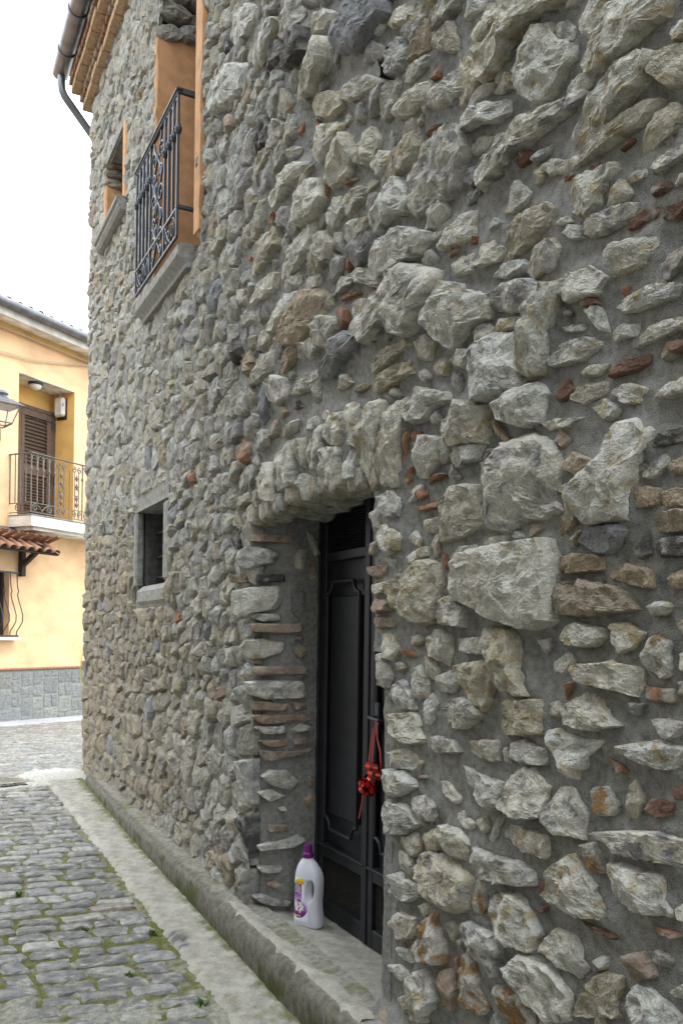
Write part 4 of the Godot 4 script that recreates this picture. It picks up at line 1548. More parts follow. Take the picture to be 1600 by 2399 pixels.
func build_balcony(house: Node3D) -> void:
	var bal := part("balcony_opening", house, Vector3(0, 3.7, -5.25))
	var o := -bal.position
	# orange plaster reveals
	var rv := MB.new()
	rv.box(o + Vector3(0.26, 4.62, -5.775), Vector3(0.54, 1.9, 0.07), Basis(), 0.012)
	put("reveal", rv.mesh(M.orange), bal)
	rv = MB.new()
	rv.box(o + Vector3(0.24, 4.85, -4.69), Vector3(0.54, 2.3, 0.07), Basis(), 0.012)
	put("reveal", rv.mesh(M.orange), bal)
	rv = MB.new()
	rv.box(o + Vector3(0.26, 5.99, -5.23), Vector3(0.52, 0.08, 1.16), Basis(), 0.01)
	put("lintel", rv.mesh(M.orange), bal)
	# plaster lapped over the wall face along the near jamb
	var lap := MB.new()
	var poly := PackedVector2Array()
	var y := 3.72
	while y <= 6.2:
		poly.append(Vector2(-4.735, y))
		y += 0.1
	while y >= 3.72:
		poly.append(Vector2(-4.735 + 0.11 + 0.02 * nz_a.get_noise_2d(y * 0.5, 1.0) + 0.012 * nz_b.get_noise_2d(y * 0.4, 1.0), y))
		y -= 0.05
	lap.prism(poly, o + Vector3(0.02, 0, 0), Vector3(0, 0, 1), Vector3.UP, Vector3(-0.058, 0, 0))
	put("plaster_edge", lap.mesh(M.orange), bal)
	# rough stones over the far reveal
	var k := 0
	for q in [[0.08, 5.53, 0.11, 0.06], [0.22, 5.56, 0.09, 0.07], [0.1, 5.68, 0.13, 0.06], [0.3, 5.67, 0.1, 0.07], [0.12, 5.81, 0.14, 0.06], [0.3, 5.84, 0.12, 0.08], [0.1, 5.93, 0.12, 0.06]]:
		var pl := PackedVector2Array()
		for a in 9:
			var an := TAU * a / 9.0
			pl.append(Vector2(cos(an) * q[2] * rng.randf_range(0.8, 1.15), sin(an) * q[3] * rng.randf_range(0.85, 1.15)))
		var at := Vector3(q[0], q[1], -5.745)
		var one := MB.new()
		stone_into(one, Vector3.ZERO, at, Vector3(1, 0, 0), Vector3.UP, Vector3(0, 0, 1), pl, {"n": 18, "rings": 4, "h": 0.05 + 0.02 * (k % 3), "q": 3.0, "rough": 0.011, "base": tone(0) * 0.62, "facets": 5})
		put("stone", one.mesh(M.stone), bal, o + at)
		k += 1
	var back := MB.new()
	back.box(o + Vector3(0.56, 4.85, -5.23), Vector3(0.05, 2.5, 1.2))
	put("shutter", back.mesh(M.dark_wood), bal)
	# stone sill with a moulded edge
	var sill := MB.new()
	var prof := PackedVector2Array([Vector2(0.3, 3.715), Vector2(-0.09, 3.712), Vector2(-0.1, 3.7), Vector2(-0.1, 3.645), Vector2(-0.088, 3.632), Vector2(-0.055, 3.598), Vector2(-0.05, 3.575), Vector2(0.3, 3.57)])
	sill.prism(prof, o + Vector3(0, 0, -5.88), Vector3(1, 0, 0), Vector3.UP, Vector3(0, 0, 1.05))
	put("sill", sill.mesh(M.cast_stone), bal)
	# iron railing
	var rail := part("balcony_railing", house, Vector3(-0.09, 3.74, -5.38))
	o = -rail.position
	var X := -0.092
	var a := 4.885
	var b := 5.895
	var top := 4.615
	var low := 3.765
	var mid := 3.93
	var E1 := Vector3(0, 0, -1)
	var E2 := Vector3.UP
	var add := func(called: String, m: MB, smooth := false): put(called, m.mesh(M.iron, smooth), rail)
	var m := MB.new()
	m.box(o + Vector3(X, top, -(a + b) * 0.5), Vector3(0.04, 0.014, b - a + 0.05), Basis(), 0.004)
	m.box(o + Vector3(X, top - 0.014, -(a + b) * 0.5), Vector3(0.022, 0.014, b - a + 0.03), Basis(), 0.003)
	add.call("handrail", m)
	for y2 in [low, mid]:
		m = MB.new()
		m.box(o + Vector3(X, y2, -(a + b) * 0.5), Vector3(0.018, 0.016, b - a), Basis(), 0.003)
		add.call("rail", m)
	for s in [a, b]: # returns into the wall
		for q in [[top, 0.034], [mid + 0.01, 0.022]]:
			m = MB.new()
			m.box(o + Vector3(X * 0.5 + 0.02, q[0], -s), Vector3(-X + 0.06, q[1], 0.022), Basis(), 0.003)
			add.call("return_bar", m)
	var bars := [a, a + 0.095, a + 0.19, a + 0.285, b - 0.38, b - 0.285, b - 0.19, b - 0.095, b]
	for k2 in bars.size():
		var s: float = bars[k2]
		var full := k2 == 0 or k2 == 8 or k2 == 3 or k2 == 4
		var yb := low if full else mid
		m = MB.new()
		m.box(o + Vector3(X, (yb + top - 0.02) * 0.5, -s), Vector3(0.016, top - 0.02 - yb, 0.016), Basis(), 0.003)
		add.call("baluster", m)
		m = MB.new()
		m.lathe(o + Vector3(X, top - 0.225, -s), [Vector2(0.0, -0.03), Vector2(0.016, -0.026), Vector2(0.014, -0.016), Vector2(0.022, -0.008), Vector2(0.022, 0.008), Vector2(0.014, 0.016), Vector2(0.016, 0.026), Vector2(0.0, 0.03)], 10)
		add.call("knop", m, true)
		if k2 != 3 and k2 != 8:
			var arc := []
			for j in 11:
				var an := PI * j / 10.0
				arc.append(o + Vector3(X, top - 0.085 + sin(an) * 0.058, -(s + 0.0475 - cos(an) * 0.0395)))
			arc.push_front(arc[0] + Vector3(0, -0.09, 0))
			arc.append(arc[-1] + Vector3(0, -0.09, 0))
			if k2 != 4 or true:
				m = MB.new()
				m.tube(arc, 0.0065, 6)
				add.call("arch", m, true)
	# scrollwork panel in the middle and the scrolls in the bottom band
	var c: float = (bars[3] + bars[4]) * 0.5
	var hw: float = (bars[4] - bars[3]) * 0.5 - 0.012
	m = MB.new()
	for side in [-1.0, 1.0]:
		for q in [[4.46, 0.055, 0.2, 1.3, 0.5], [4.33, 0.05, -0.3, -1.3, 0.55], [4.19, 0.06, 0.25, 1.2, 0.5], [4.05, 0.05, -0.25, -1.3, 0.55], [3.93, 0.05, 0.25, 1.3, 0.5], [3.83, 0.035, -0.25, -1.2, 0.6]]:
			scroll(m, o + Vector3(X, q[0], -(c + side * hw * q[4])), q[1], (0.25 - q[2] * side) * TAU, q[3] * side, E1, E2, 0.0075)
		var wave := []
		for j in 22:
			var f := j / 21.0
			wave.append(o + Vector3(X, lerpf(low + 0.02, top - 0.04, f), -(c + side * hw * 0.55 * absf(cos(f * PI * 3.0)))))
		m.tube(wave, 0.0075, 6)
	for y3 in [4.25, 4.12, 3.98]:
		m.lathe(o + Vector3(X, y3, -c), [Vector2(0.0, -0.045), Vector2(0.012, -0.03), Vector2(0.024, 0.0), Vector2(0.012, 0.03), Vector2(0.0, 0.05)], 8)
	add.call("scrollwork", m, true)
	m = MB.new()
	for q in [[a + 0.09, 1.0], [a + 0.2, -1.0], [b - 0.09, -1.0], [b - 0.2, 1.0], [b - 0.3, 1.0]]:
		m = MB.new()
		scroll(m, o + Vector3(X, (low + mid) * 0.5, -q[0]), 0.06, 0.25 * TAU, q[1] * 1.4, E1, E2, 0.007)
		m.tube([o + Vector3(X, mid - 0.01, -(q[0] - 0.06 * q[1])), o + Vector3(X, low + 0.06, -(q[0] + 0.01 * q[1])), o + Vector3(X, low + 0.015, -(q[0] + 0.07 * q[1]))], 0.007, 6)
		add.call("scroll", m, true)

func build_upper_window(house: Node3D) -> void:
	var win := part("upper_window", house, Vector3(0, 4.75, -7.0))
	var o := -win.position
	var m := MB.new()
	m.box(o + Vector3(0.2, 4.96, -7.4), Vector3(0.44, 0.56, 0.09), Basis(), 0.012)
	put("reveal", m.mesh(M.orange), win)
	m = MB.new()
	m.box(o + Vector3(0.19, 5.04, -6.63), Vector3(0.44, 0.72, 0.09), Basis(), 0.012)
	put("reveal", m.mesh(M.orange), win)
	m = MB.new()
	m.box(o + Vector3(0.45, 5.12, -7.02), Vector3(0.05, 0.9, 0.9))
	put("shutter", m.mesh(M.dark_wood), win)
	for q in [[0.07, 5.255, 0.10, 0.05], [0.24, 5.26, 0.09, 0.05], [0.09, 5.33, 0.12, 0.035], [0.26, 5.34, 0.1, 0.045], [0.1, 5.41, 0.13, 0.05], [0.3, 5.42, 0.1, 0.05]]:
		var pl := PackedVector2Array()
		for a in 8:
			var an := TAU * a / 8.0
			pl.append(Vector2(cos(an) * q[2] * rng.randf_range(0.85, 1.12), sin(an) * q[3] * rng.randf_range(0.9, 1.1)))
		var at := Vector3(q[0], q[1], -7.36)
		var one := MB.new()
		stone_into(one, Vector3.ZERO, at, Vector3(1, 0, 0), Vector3.UP, Vector3(0, 0, 1), pl, {"n": 16, "rings": 3, "h": 0.035 + maxf(q[1] - 5.24, 0.0) * 0.3, "q": 3.5, "rough": 0.006, "base": tone(5) * 0.85, "facets": 3})
		put("stone", one.mesh(M.stone), win, o + at)
	m = MB.new()
	m.box(o + Vector3(0.2, 5.43, -7.0), Vector3(0.44, 0.06, 0.72))
	put("lintel", m.mesh(M.cast_stone), win)
	m = MB.new()
	var prof := PackedVector2Array([Vector2(0.2, 4.79), Vector2(-0.085, 4.785), Vector2(-0.095, 4.775), Vector2(-0.095, 4.745), Vector2(-0.078, 4.735), Vector2(-0.078, 4.71), Vector2(-0.06, 4.685), Vector2(-0.03, 4.675), Vector2(0.2, 4.675)])
	m.prism(prof, o + Vector3(0, 0, -7.46), Vector3(1, 0, 0), Vector3.UP, Vector3(0, 0, 0.88))
	put("sill", m.mesh(M.cast_stone), win)

func build_eaves(house: Node3D) -> void:
	var eaves := part("eaves", house, Vector3(0, 6.3, -4.0))
	var o := -eaves.position
	# stepped brick cornice: two flat courses, each over a row of spaced bricks
	var layers := [[0.0, 0.085, 6.29, 0.062, true], [0.05, 0.105, 6.355, 0.062, false], [0.085, 0.18, 6.42, 0.06, true], [0.125, 0.2, 6.483, 0.06, false]]
	var core := MB.new()
	core.tint = Color(0.25, 0.24, 0.22)
	core.box(o + Vector3(0.2, 6.36, -3.6), Vector3(0.44, 0.112, 9.1))
	core.box(o + Vector3(0.18, 6.49, -3.6), Vector3(0.56, 0.15, 9.14))
	put("cornice_core", core.mesh(M.mortar), eaves)
	for L in layers:
		var flat: bool = L[4]
		var s := 8.2
		while s > -0.9:
			var w := 0.235 if flat else 0.115
			var t := tone(6 if rng.randf() < 0.6 else 7)
			if flat:
				t = Color(0.56, 0.38, 0.235) * rng.randf_range(0.85, 1.1)
			elif rng.randf() < 0.25:
				t = tone(5)
			t.a = 1.0
			var mb := MB.new()
			mb.tint = t
			var out: float = L[1] + rng.randf_range(-0.006, 0.006)
			var len_ := out + 0.1
			mb.box(Vector3.ZERO, Vector3(len_, L[3] - 0.006 - rng.randf() * 0.004, w - (0.012 if flat else 0.028)), Basis(Vector3.UP, rng.randf_range(-0.02, 0.02) if flat else rng.randf_range(-0.06, 0.06)), 0.004)
			var at: Vector3 = o + Vector3(-out + len_ * 0.5, L[2] + L[3] * 0.5, -(s - w * 0.5))
			if s > 5.6:
				put("brick", mb.mesh(M.brick), eaves, at)
			s -= w
	var rest := MB.new()
	rest.tint = Color(0.42, 0.25, 0.14)
	for L in layers:
		rest.box(o + Vector3(-L[1] * 0.5 + 0.05, L[2] + L[3] * 0.5, -2.3), Vector3(L[1] + 0.1, L[3] - 0.006, 6.4))
	put("cornice_course", rest.mesh(M.brick), eaves)
	# half-round gutter and the pipe that leads back to the corner
	var g := MB.new()
	var n := 12
	var ends := [8.27, -0.9]
	var rows := []
	o = Vector3.ZERO
	for s in [8.27, 6.0, 3.0, -0.9]:
		var outer := []
		for k in n + 1:
			var a := PI + PI * k / n
			outer.append(g.p(o + Vector3(-0.268 + cos(a) * 0.075, 6.635 + sin(a) * 0.075, -s)))
		for k in n + 1:
			var a := TAU - PI * k / n
			outer.append(g.p(o + Vector3(-0.268 + cos(a) * 0.07, 6.637 + sin(a) * 0.07, -s)))
		rows.append(outer)
	for i in rows.size() - 1:
		for k in rows[i].size():
			var l: int = (k + 1) % rows[i].size()
			g.t(rows[i][k], rows[i + 1][l], rows[i][l])
			g.t(rows[i][k], rows[i + 1][k], rows[i + 1][l])
	put("gutter", g.mesh(M.zinc, true), house)
	o = -eaves.position
	g = MB.new()
	var cap := PackedVector2Array()
	for k in n + 1:
		var a := PI + PI * k / n
		cap.append(Vector2(cos(a), sin(a)) * 0.077)
	g.prism(cap, o + Vector3(-0.268, 6.636, -8.27), Vector3(1, 0, 0), Vector3.UP, Vector3(0, 0, -0.005))
	put("gutter_end", g.mesh(M.zinc), eaves)
	for s in [7.9, 7.35, 6.6, 5.8]:
		g = MB.new()
		var arc := []
		for k in 11:
			var a := PI * 0.92 + PI * 1.1 * k / 10.0
			arc.append(o + Vector3(-0.268 + cos(a) * 0.08, 6.635 + sin(a) * 0.08, -s))
		g.tube(arc, 0.007, 6)
		put("gutter_bracket", g.mesh(M.zinc, true), eaves)
	g = MB.new()
	var pipe := [Vector3(-0.268, 6.59, -8.2), Vector3(-0.268, 6.5, -8.2), Vector3(-0.262, 6.44, -8.205), Vector3(-0.235, 6.39, -8.21), Vector3(-0.19, 6.345, -8.22), Vector3(0.03, 6.13, -8.27), Vector3(0.08, 6.06, -8.28), Vector3(0.09, 5.9, -8.28), Vector3(0.09, 0.2, -8.28)]
	g.tube(pipe, 0.036, 12)
	put("downpipe", g.mesh(M.zinc, true), house)

func build_shell(house: Node3D) -> void:
	# the rest of the building: far end wall, back, near end and roof
	var m := MB.new()
	m.tint = Color(0.26, 0.26, 0.245)
	m.box(Vector3(2.53, 3.0, -7.95), Vector3(4.94, 6.6, 0.32))
	m.box(Vector3(5.1, 3.0, -2.5), Vector3(0.3, 6.6, 10.9))
	m.box(Vector3(2.5, 3.0, 2.8), Vector3(5.0, 6.6, 0.3))
	m.box(Vector3(0.2, 3.0, 1.7), Vector3(0.42, 6.6, 2.1))
	m.box(Vector3(2.5, 6.6, -2.6), Vector3(5.0, 0.06, 11.0))
	put("plain_wall", m.mesh(M.mortar), house)
	var r := MB.new()
	r.box(Vector3(1.16, 7.11, -2.6), Vector3(2.9, 0.1, 11.4), Basis(Vector3(0, 0, 1), 0.3))
	r.box(Vector3(3.9, 7.1, -2.6), Vector3(3.1, 0.12, 11.4), Basis(Vector3(0, 0, 1), -0.3))
	put("roof", r.mesh(M.tile), house)

# ---------------------------------------------------------------- the yellow house
func build_yellow_house() -> void:
	var house := thing("yellow_house", Vector3(0.696, 0, -16.281), "yellow plastered house with stone plinth, tiled canopy and small iron balcony", "house")
	house.basis = Basis(Vector3(0.803, 0, -0.596), Vector3.UP, Vector3(0.596, 0, 0.803))
	# local axes: x along the front, y up, z out of it
	var w := MB.new()
	var rects := [[-8.0, -2.4, -0.4, 3.44], [-2.4, -0.764, -0.4, 1.35], [-2.4, -0.764, 2.48, 3.44], [-0.764, 7.0, -0.4, 3.44], [-8.0, -0.62, 3.44, 6.0], [0.727, 7.0, 3.44, 6.0], [-8.0, 7.0, 6.0, 6.85]]
	for r in rects:
		w.box(Vector3((r[0] + r[1]) * 0.5, (r[2] + r[3]) * 0.5, -0.26), Vector3(r[1] - r[0], r[3] - r[2], 0.52))
	w.box(Vector3(-0.5, 3.2, -3.4), Vector3(15.0, 7.3, 5.6))
	put("wall", w.mesh(M.yellow), house)
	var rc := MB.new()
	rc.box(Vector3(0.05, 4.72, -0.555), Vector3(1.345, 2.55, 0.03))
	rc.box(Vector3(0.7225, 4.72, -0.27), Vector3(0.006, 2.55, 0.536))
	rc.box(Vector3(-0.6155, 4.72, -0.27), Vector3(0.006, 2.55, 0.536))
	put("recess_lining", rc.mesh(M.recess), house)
	var cl := MB.new()
	cl.box(Vector3(0.0535, 5.99, -0.265), Vector3(1.33, 0.012, 0.53))
	put("recess_ceiling", cl.mesh(M.white_plaster), house)
	# plinth of squared stones under a terracotta string
	var pl := part("plinth", house, Vector3(0, -0.3, 0))
	var bed := MB.new()
	bed.tint = Color(0.34, 0.345, 0.32)
	bed.box(Vector3(-0.5, 0.52, 0.01), Vector3(15.0, 1.1, 0.05))
	put("mortar", bed.mesh(M.mortar), pl)
	var u := -4.6
	while u < 3.4:
		var cw := rng.randf_range(0.2, 0.36)
		var y := 0.0
		while y < 1.02:
			var hh := minf(rng.randf_range(0.2, 0.42), 1.06 - y)
			if 1.06 - y - hh < 0.12:
				hh = 1.06 - y
			var split := cw > 0.3 and hh < 0.28
			var parts := [[u, cw]] if not split else [[u, cw * 0.5], [u + cw * 0.5, cw * 0.5]]
			for q in parts:
				var hx: float = q[1] * 0.5 - 0.01
				var hy := hh * 0.5 - 0.01
				var poly := PackedVector2Array()
				for c in [[-1, -1], [0, -1], [1, -1], [1, 0], [1, 1], [0, 1], [-1, 1], [-1, 0]]:
					poly.append(Vector2(c[0] * hx + rng.randf_range(-0.012, 0.012), c[1] * hy + rng.randf_range(-0.012, 0.012)))
				var base := Color(0.27, 0.283, 0.275) * rng.randf_range(0.92, 1.08)
				if rng.randf() < 0.3:
					base = Color(0.285, 0.293, 0.265) * rng.randf_range(0.9, 1.1)
				base.a = 1.0
				var one := MB.new()
				var at := Vector3(q[0] + q[1] * 0.5, y + hh * 0.5, 0.035)
				stone_into(one, Vector3.ZERO, at * 3.0, Vector3(1, 0, 0), Vector3.UP, Vector3(0, 0, 1), poly, {"n": 16, "rings": 3, "h": 0.014, "q": 6.0, "rough": 0.006, "sink": 0.01, "base": base, "facets": 1, "cut": 0.12})
				put("stone", one.mesh(M.stone), pl, at)
			y += hh
		u += cw
	var band := MB.new()
	band.box(Vector3(-0.5, 0.79, 0.03), Vector3(15.0, 0.045, 0.07), Basis(), 0.015)
	put("string_course", band.mesh(M.tile), house)
	# eaves, gutter, roof tiles
	var so := MB.new()
	so.prism(PackedVector2Array([Vector2(0, 6.74), Vector2(0.1, 6.72), Vector2(0.4, 6.70), Vector2(0.42, 6.82), Vector2(0, 6.9)]), Vector3(-8, 0, 0), Vector3(0, 0, 1), Vector3.UP, Vector3(15, 0, 0))
	put("soffit", so.mesh(M.white_plaster), house)
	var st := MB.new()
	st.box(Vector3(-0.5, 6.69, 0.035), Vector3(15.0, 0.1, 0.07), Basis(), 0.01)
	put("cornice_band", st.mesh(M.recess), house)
	var gt := MB.new()
	gt.tube([Vector3(-8, 6.875, 0.5), Vector3(7, 6.875, 0.5)], 0.078, 14)
	put("gutter", gt.mesh(M.zinc, true), house)
	var roof := part("roof", house, Vector3(0, 6.9, 0))
	var sl := MB.new()
	sl.box(Vector3(-0.5, 0.62, -1.8), Vector3(15.0, 0.08, 4.8), Basis(Vector3(1, 0, 0), 0.28))
	put("roof_slab", sl.mesh(M.tile), roof)
	var tile := MB.new()
	var tn := 8
	var row0 := []
	for zz in [0.0, -0.5]:
		var r0 := []
		for k in tn + 1:
			var a := PI * k / tn
			r0.append(tile.p(Vector3(cos(a) * 0.085, sin(a) * 0.075 - zz * 0.28, zz)))
		for k in tn + 1:
			var a := PI - PI * k / tn
			r0.append(tile.p(Vector3(cos(a) * 0.07, sin(a) * 0.06 - zz * 0.28, zz)))
		row0.append(r0)
	for k in row0[0].size():
		var l: int = (k + 1) % row0[0].size()
		tile.t(row0[0][k], row0[0][l], row0[1][l])
		tile.t(row0[0][k], row0[1][l], row0[1][k])
	for k in tn:
		var q: int = 2 * tn + 1 - k
		tile.t(row0[0][k], row0[0][q], row0[0][q - 1])
		tile.t(row0[0][k], row0[0][q - 1], row0[0][k + 1])
	var tile_mesh := tile.mesh(M.tile, true)
	for k in 30:
		put("roof_tile", tile_mesh, roof, Vector3(-3.6 + k * 0.235, 0.04 + rng.randf_range(-0.006, 0.006), 0.45))
	build_yellow_balcony(house)
	# louvred shutter door in the recess
	var door := part("shutter_door", house, Vector3(0.05, 3.44, -0.53))
	var dm := MB.new()
	for q in [[-0.62, -0.56], [0.66, 0.722]]:
		dm.box(Vector3((q[0] + q[1]) * 0.5 - 0.05, 1.1, 0.03), Vector3(q[1] - q[0], 2.2, 0.06), Basis(), 0.004)
	dm.box(Vector3(0.0, 2.16, 0.03), Vector3(1.22, 0.07, 0.058), Basis(), 0.004)
	put("door_frame", dm.mesh(M.wood), door)
	for L in [[-0.61, -0.17], [-0.165, 0.605]]:
		var a: float = L[0]
		var b: float = L[1]
		var lf := MB.new()
		for q in [[a, a + 0.075], [b - 0.15, b]]:
			lf.box(Vector3((q[0] + q[1]) * 0.5, 1.06, 0.045), Vector3(q[1] - q[0], 2.11, 0.045), Basis(), 0.003)
		for q in [[0.02, 0.16], [0.92, 1.08], [2.0, 2.12]]:
			lf.box(Vector3((a + b) * 0.5 - 0.037, (q[0] + q[1]) * 0.5, 0.043), Vector3(b - a - 0.226, q[1] - q[0], 0.04), Basis(), 0.003)
		put("leaf", lf.mesh(M.wood), door)
		var bk := MB.new()
		bk.box(Vector3((a + b) * 0.5 - 0.037, 1.06, 0.012), Vector3(b - a - 0.23, 2.0, 0.01))
		put("back_board", bk.mesh(M.wood), door)
		var y := 0.2
		while y < 1.98:
			if y < 0.9 or y > 1.1:
				var sm := MB.new()
				sm.box(Vector3((a + b) * 0.5 - 0.037, y, 0.036), Vector3(b - a - 0.225, 0.014, 0.042), Basis(Vector3(1, 0, 0), 0.5), 0.002)
				put("slat", sm.mesh(M.wood), door)
			y += 0.068 if y > 1.0 else 0.055
	for y in [2.0, 0.98]:
		var hg := MB.new()
		hg.box(Vector3(0.49, y, 0.073), Vector3(0.2 if y > 1.5 else 0.1, 0.025, 0.008))
		hg.box(Vector3(0.57, y - 0.07, 0.074), Vector3(0.03, 0.17, 0.008))
		hg.box(Vector3(0.635, y - 0.09, 0.074), Vector3(0.025, 0.15, 0.01))
		put("hinge", hg.mesh(M.iron), door)
	# ceiling lamp and the white box on the recess wall
	var lamp := part("ceiling_lamp", house, Vector3(-0.05, 5.98, -0.2))
	var lm := MB.new()
	lm.lathe(Vector3.ZERO, [Vector2(0, -0.045), Vector2(0.125, -0.045), Vector2(0.13, -0.03), Vector2(0.13, 0.0)], 18)
	put("lamp_base", lm.mesh(M.iron, true), lamp)
	lm = MB.new()
	lm.lathe(Vector3.ZERO, [Vector2(0.0, -0.13), Vector2(0.06, -0.122), Vector2(0.1, -0.09), Vector2(0.113, -0.045)], 18)
	put("lamp_glass", lm.mesh(M.lamp_glass, true), lamp)
	var bx := part("wall_box", house, Vector3(0.72, 5.72, -0.3))
	var bm := MB.new()
	bm.box(Vector3(-0.065, 0.0, 0.0), Vector3(0.11, 0.36, 0.22), Basis(), 0.03)
	put("cover", bm.mesh(M.white_plaster), bx)
	bm = MB.new()
	bm.box(Vector3(-0.012, -0.03, 0.0), Vector3(0.022, 0.4, 0.25), Basis(), 0.008)
	put("back_plate", bm.mesh(M.dark_wood), bx)
	bm = MB.new()
	bm.box(Vector3(-0.1, 0.03, 0.111), Vector3(0.016, 0.05, 0.006))
	put("slot", bm.mesh(M.dark_wood), bx)
	bm = MB.new()
	bm.tube([Vector3(-0.05, 0.18, 0.0), Vector3(-0.06, 0.255, 0.0), Vector3(-0.2, 0.262, 0.03), Vector3(-0.66, 0.262, 0.09)], 0.012, 6)
	put("conduit", bm.mesh(M.white_plaster, true), bx)
	build_canopy(house)
	build_grille_window(house)

func build_yellow_balcony(house: Node3D) -> void:
	var bal := part("balcony", house, Vector3(0, 3.2, 0))
	var u0 := -0.8
	var u1 := 2.2
	var d := 0.54
	var sm := MB.new()
	sm.prism(PackedVector2Array([Vector2(u0, 0.0), Vector2(u1, 0.0), Vector2(u1, d), Vector2(u0, d)]), Vector3(0, 0.06, 0), Vector3(1, 0, 0), Vector3(0, 0, 1), Vector3(0, 0.18, 0))
	sm.box(Vector3((u0 + u1) * 0.5 + 0.03, 0.03, d * 0.5 - 0.03), Vector3(u1 - u0 - 0.12, 0.06, d - 0.06))
	put("slab", sm.mesh(M.white_plaster), bal)
	sm = MB.new()
	sm.box(Vector3((u0 + u1) * 0.5, 0.25, d * 0.5), Vector3(u1 - u0 + 0.03, 0.02, d + 0.03), Basis(), 0.006)
	put("coping", sm.mesh(M.cast_stone), bal)
	var rail := part("balcony_railing", house, Vector3(0, 3.46, 0))
	var z := d - 0.03
	var top := 1.05
	var mid := 0.2
	var low := 0.04
	var add := func(called: String, m: MB, smooth := false): put(called, m.mesh(M.grey_iron, smooth), rail)
	var m := MB.new()
	m.box(Vector3((u0 + u1) * 0.5, top, z), Vector3(u1 - u0, 0.018, 0.05), Basis(), 0.004)
	m.box(Vector3(u0 + 0.01, top, z * 0.5), Vector3(0.05, 0.018, z), Basis(), 0.004)
	add.call("handrail", m)
	for y in [low, mid]:
		m = MB.new()
		m.box(Vector3((u0 + u1) * 0.5, y, z), Vector3(u1 - u0, 0.014, 0.014))
		m.box(Vector3(u0 + 0.01, y, z * 0.5), Vector3(0.014, 0.014, z))
		add.call("rail", m)
	for k in 4:
		m = MB.new()
		m.box(Vector3(u0 + 0.01, (top + mid) * 0.5, z - (k + 1) * 0.125), Vector3(0.014, top - mid, 0.014))
		add.call("baluster", m)
	var pos := []
	for k in 5:
		pos.append(u0 + 0.01 + k * 0.135)
	for k in 6:
		pos.append(0.42 + k * 0.135)
	for k in pos.size():
		var u: float = pos[k]
		var full := k == 0 or k == 4 or k == 5
		m = MB.new()
		m.box(Vector3(u, (top + (low if full else mid)) * 0.5, z), Vector3(0.016, top - (low if full else mid), 0.016))
		add.call("baluster", m)
		m = MB.new()
		m.lathe(Vector3(u, 0.78, z), [Vector2(0, -0.05), Vector2(0.014, -0.03), Vector2(0.024, 0.0), Vector2(0.014, 0.03), Vector2(0, 0.045)], 8)
		add.call("knop", m, true)
		if k != 4 and k != pos.size() - 1:
			var arc := []
			for j in 9:
				var a := PI * j / 8.0
				arc.append(Vector3(u + 0.0675 - cos(a) * 0.058, 0.93 + sin(a) * 0.085, z))
			arc.push_front(arc[0] + Vector3(0, -0.12, 0))
			arc.append(arc[-1] + Vector3(0, -0.12, 0))
			m = MB.new()
			m.tube(arc, 0.009, 6)
			add.call("arch", m, true)
	# ornamental panel
	m = MB.new()
	for u in [-0.16, -0.03, 0.1, 0.23, 0.33]:
		m.tube([Vector3(u, low, z), Vector3(u, 0.9, z)], 0.008, 6)
	for u in [-0.095, 0.28]:
		for s in [-1.0, 1.0]:
			scroll(m, Vector3(u + s * 0.07, 0.93, z), 0.055, 0.25 * TAU, s * 1.3, Vector3(1, 0, 0), Vector3.UP, 0.011)
			scroll(m, Vector3(u + s * 0.07, 0.14, z), 0.055, 0.75 * TAU, -s * 1.3, Vector3(1, 0, 0), Vector3.UP, 0.011)
		var ring := []
		for j in 15:
			var a := TAU * j / 14.0
			ring.append(Vector3(u + cos(a) * 0.05, 0.52 + sin(a) * 0.075, z))
		m.tube(ring, 0.01, 6)
		for y in [0.78, 0.3, 0.63, 0.41]:
			m.lathe(Vector3(u, y, z), [Vector2(0, -0.07), Vector2(0.018, -0.03), Vector2(0.03, 0.0), Vector2(0.018, 0.03), Vector2(0, 0.07)], 8)
	add.call("ornament", m, true)
	m = MB.new()
	for q in [[u0 + 0.1, 1.0], [u0 + 0.42, -1.0], [0.52, 1.0], [0.85, -1.0]]:
		m = MB.new()
		scroll(m, Vector3(q[0], 0.12, z), 0.065, 0.25 * TAU, q[1] * 1.4, Vector3(1, 0, 0), Vector3.UP, 0.01)
		m.tube([Vector3(q[0], 0.185, z), Vector3(q[0] + 0.09 * q[1], 0.15, z), Vector3(q[0] + 0.17 * q[1], 0.06, z)], 0.01, 6)
		add.call("scroll", m, true)
	m = MB.new()
	scroll(m, Vector3(u0 + 0.01, 0.12, 0.2), 0.065, 0.25 * TAU, 1.4, Vector3(0, 0, 1), Vector3.UP, 0.01)
	add.call("scroll", m, true)

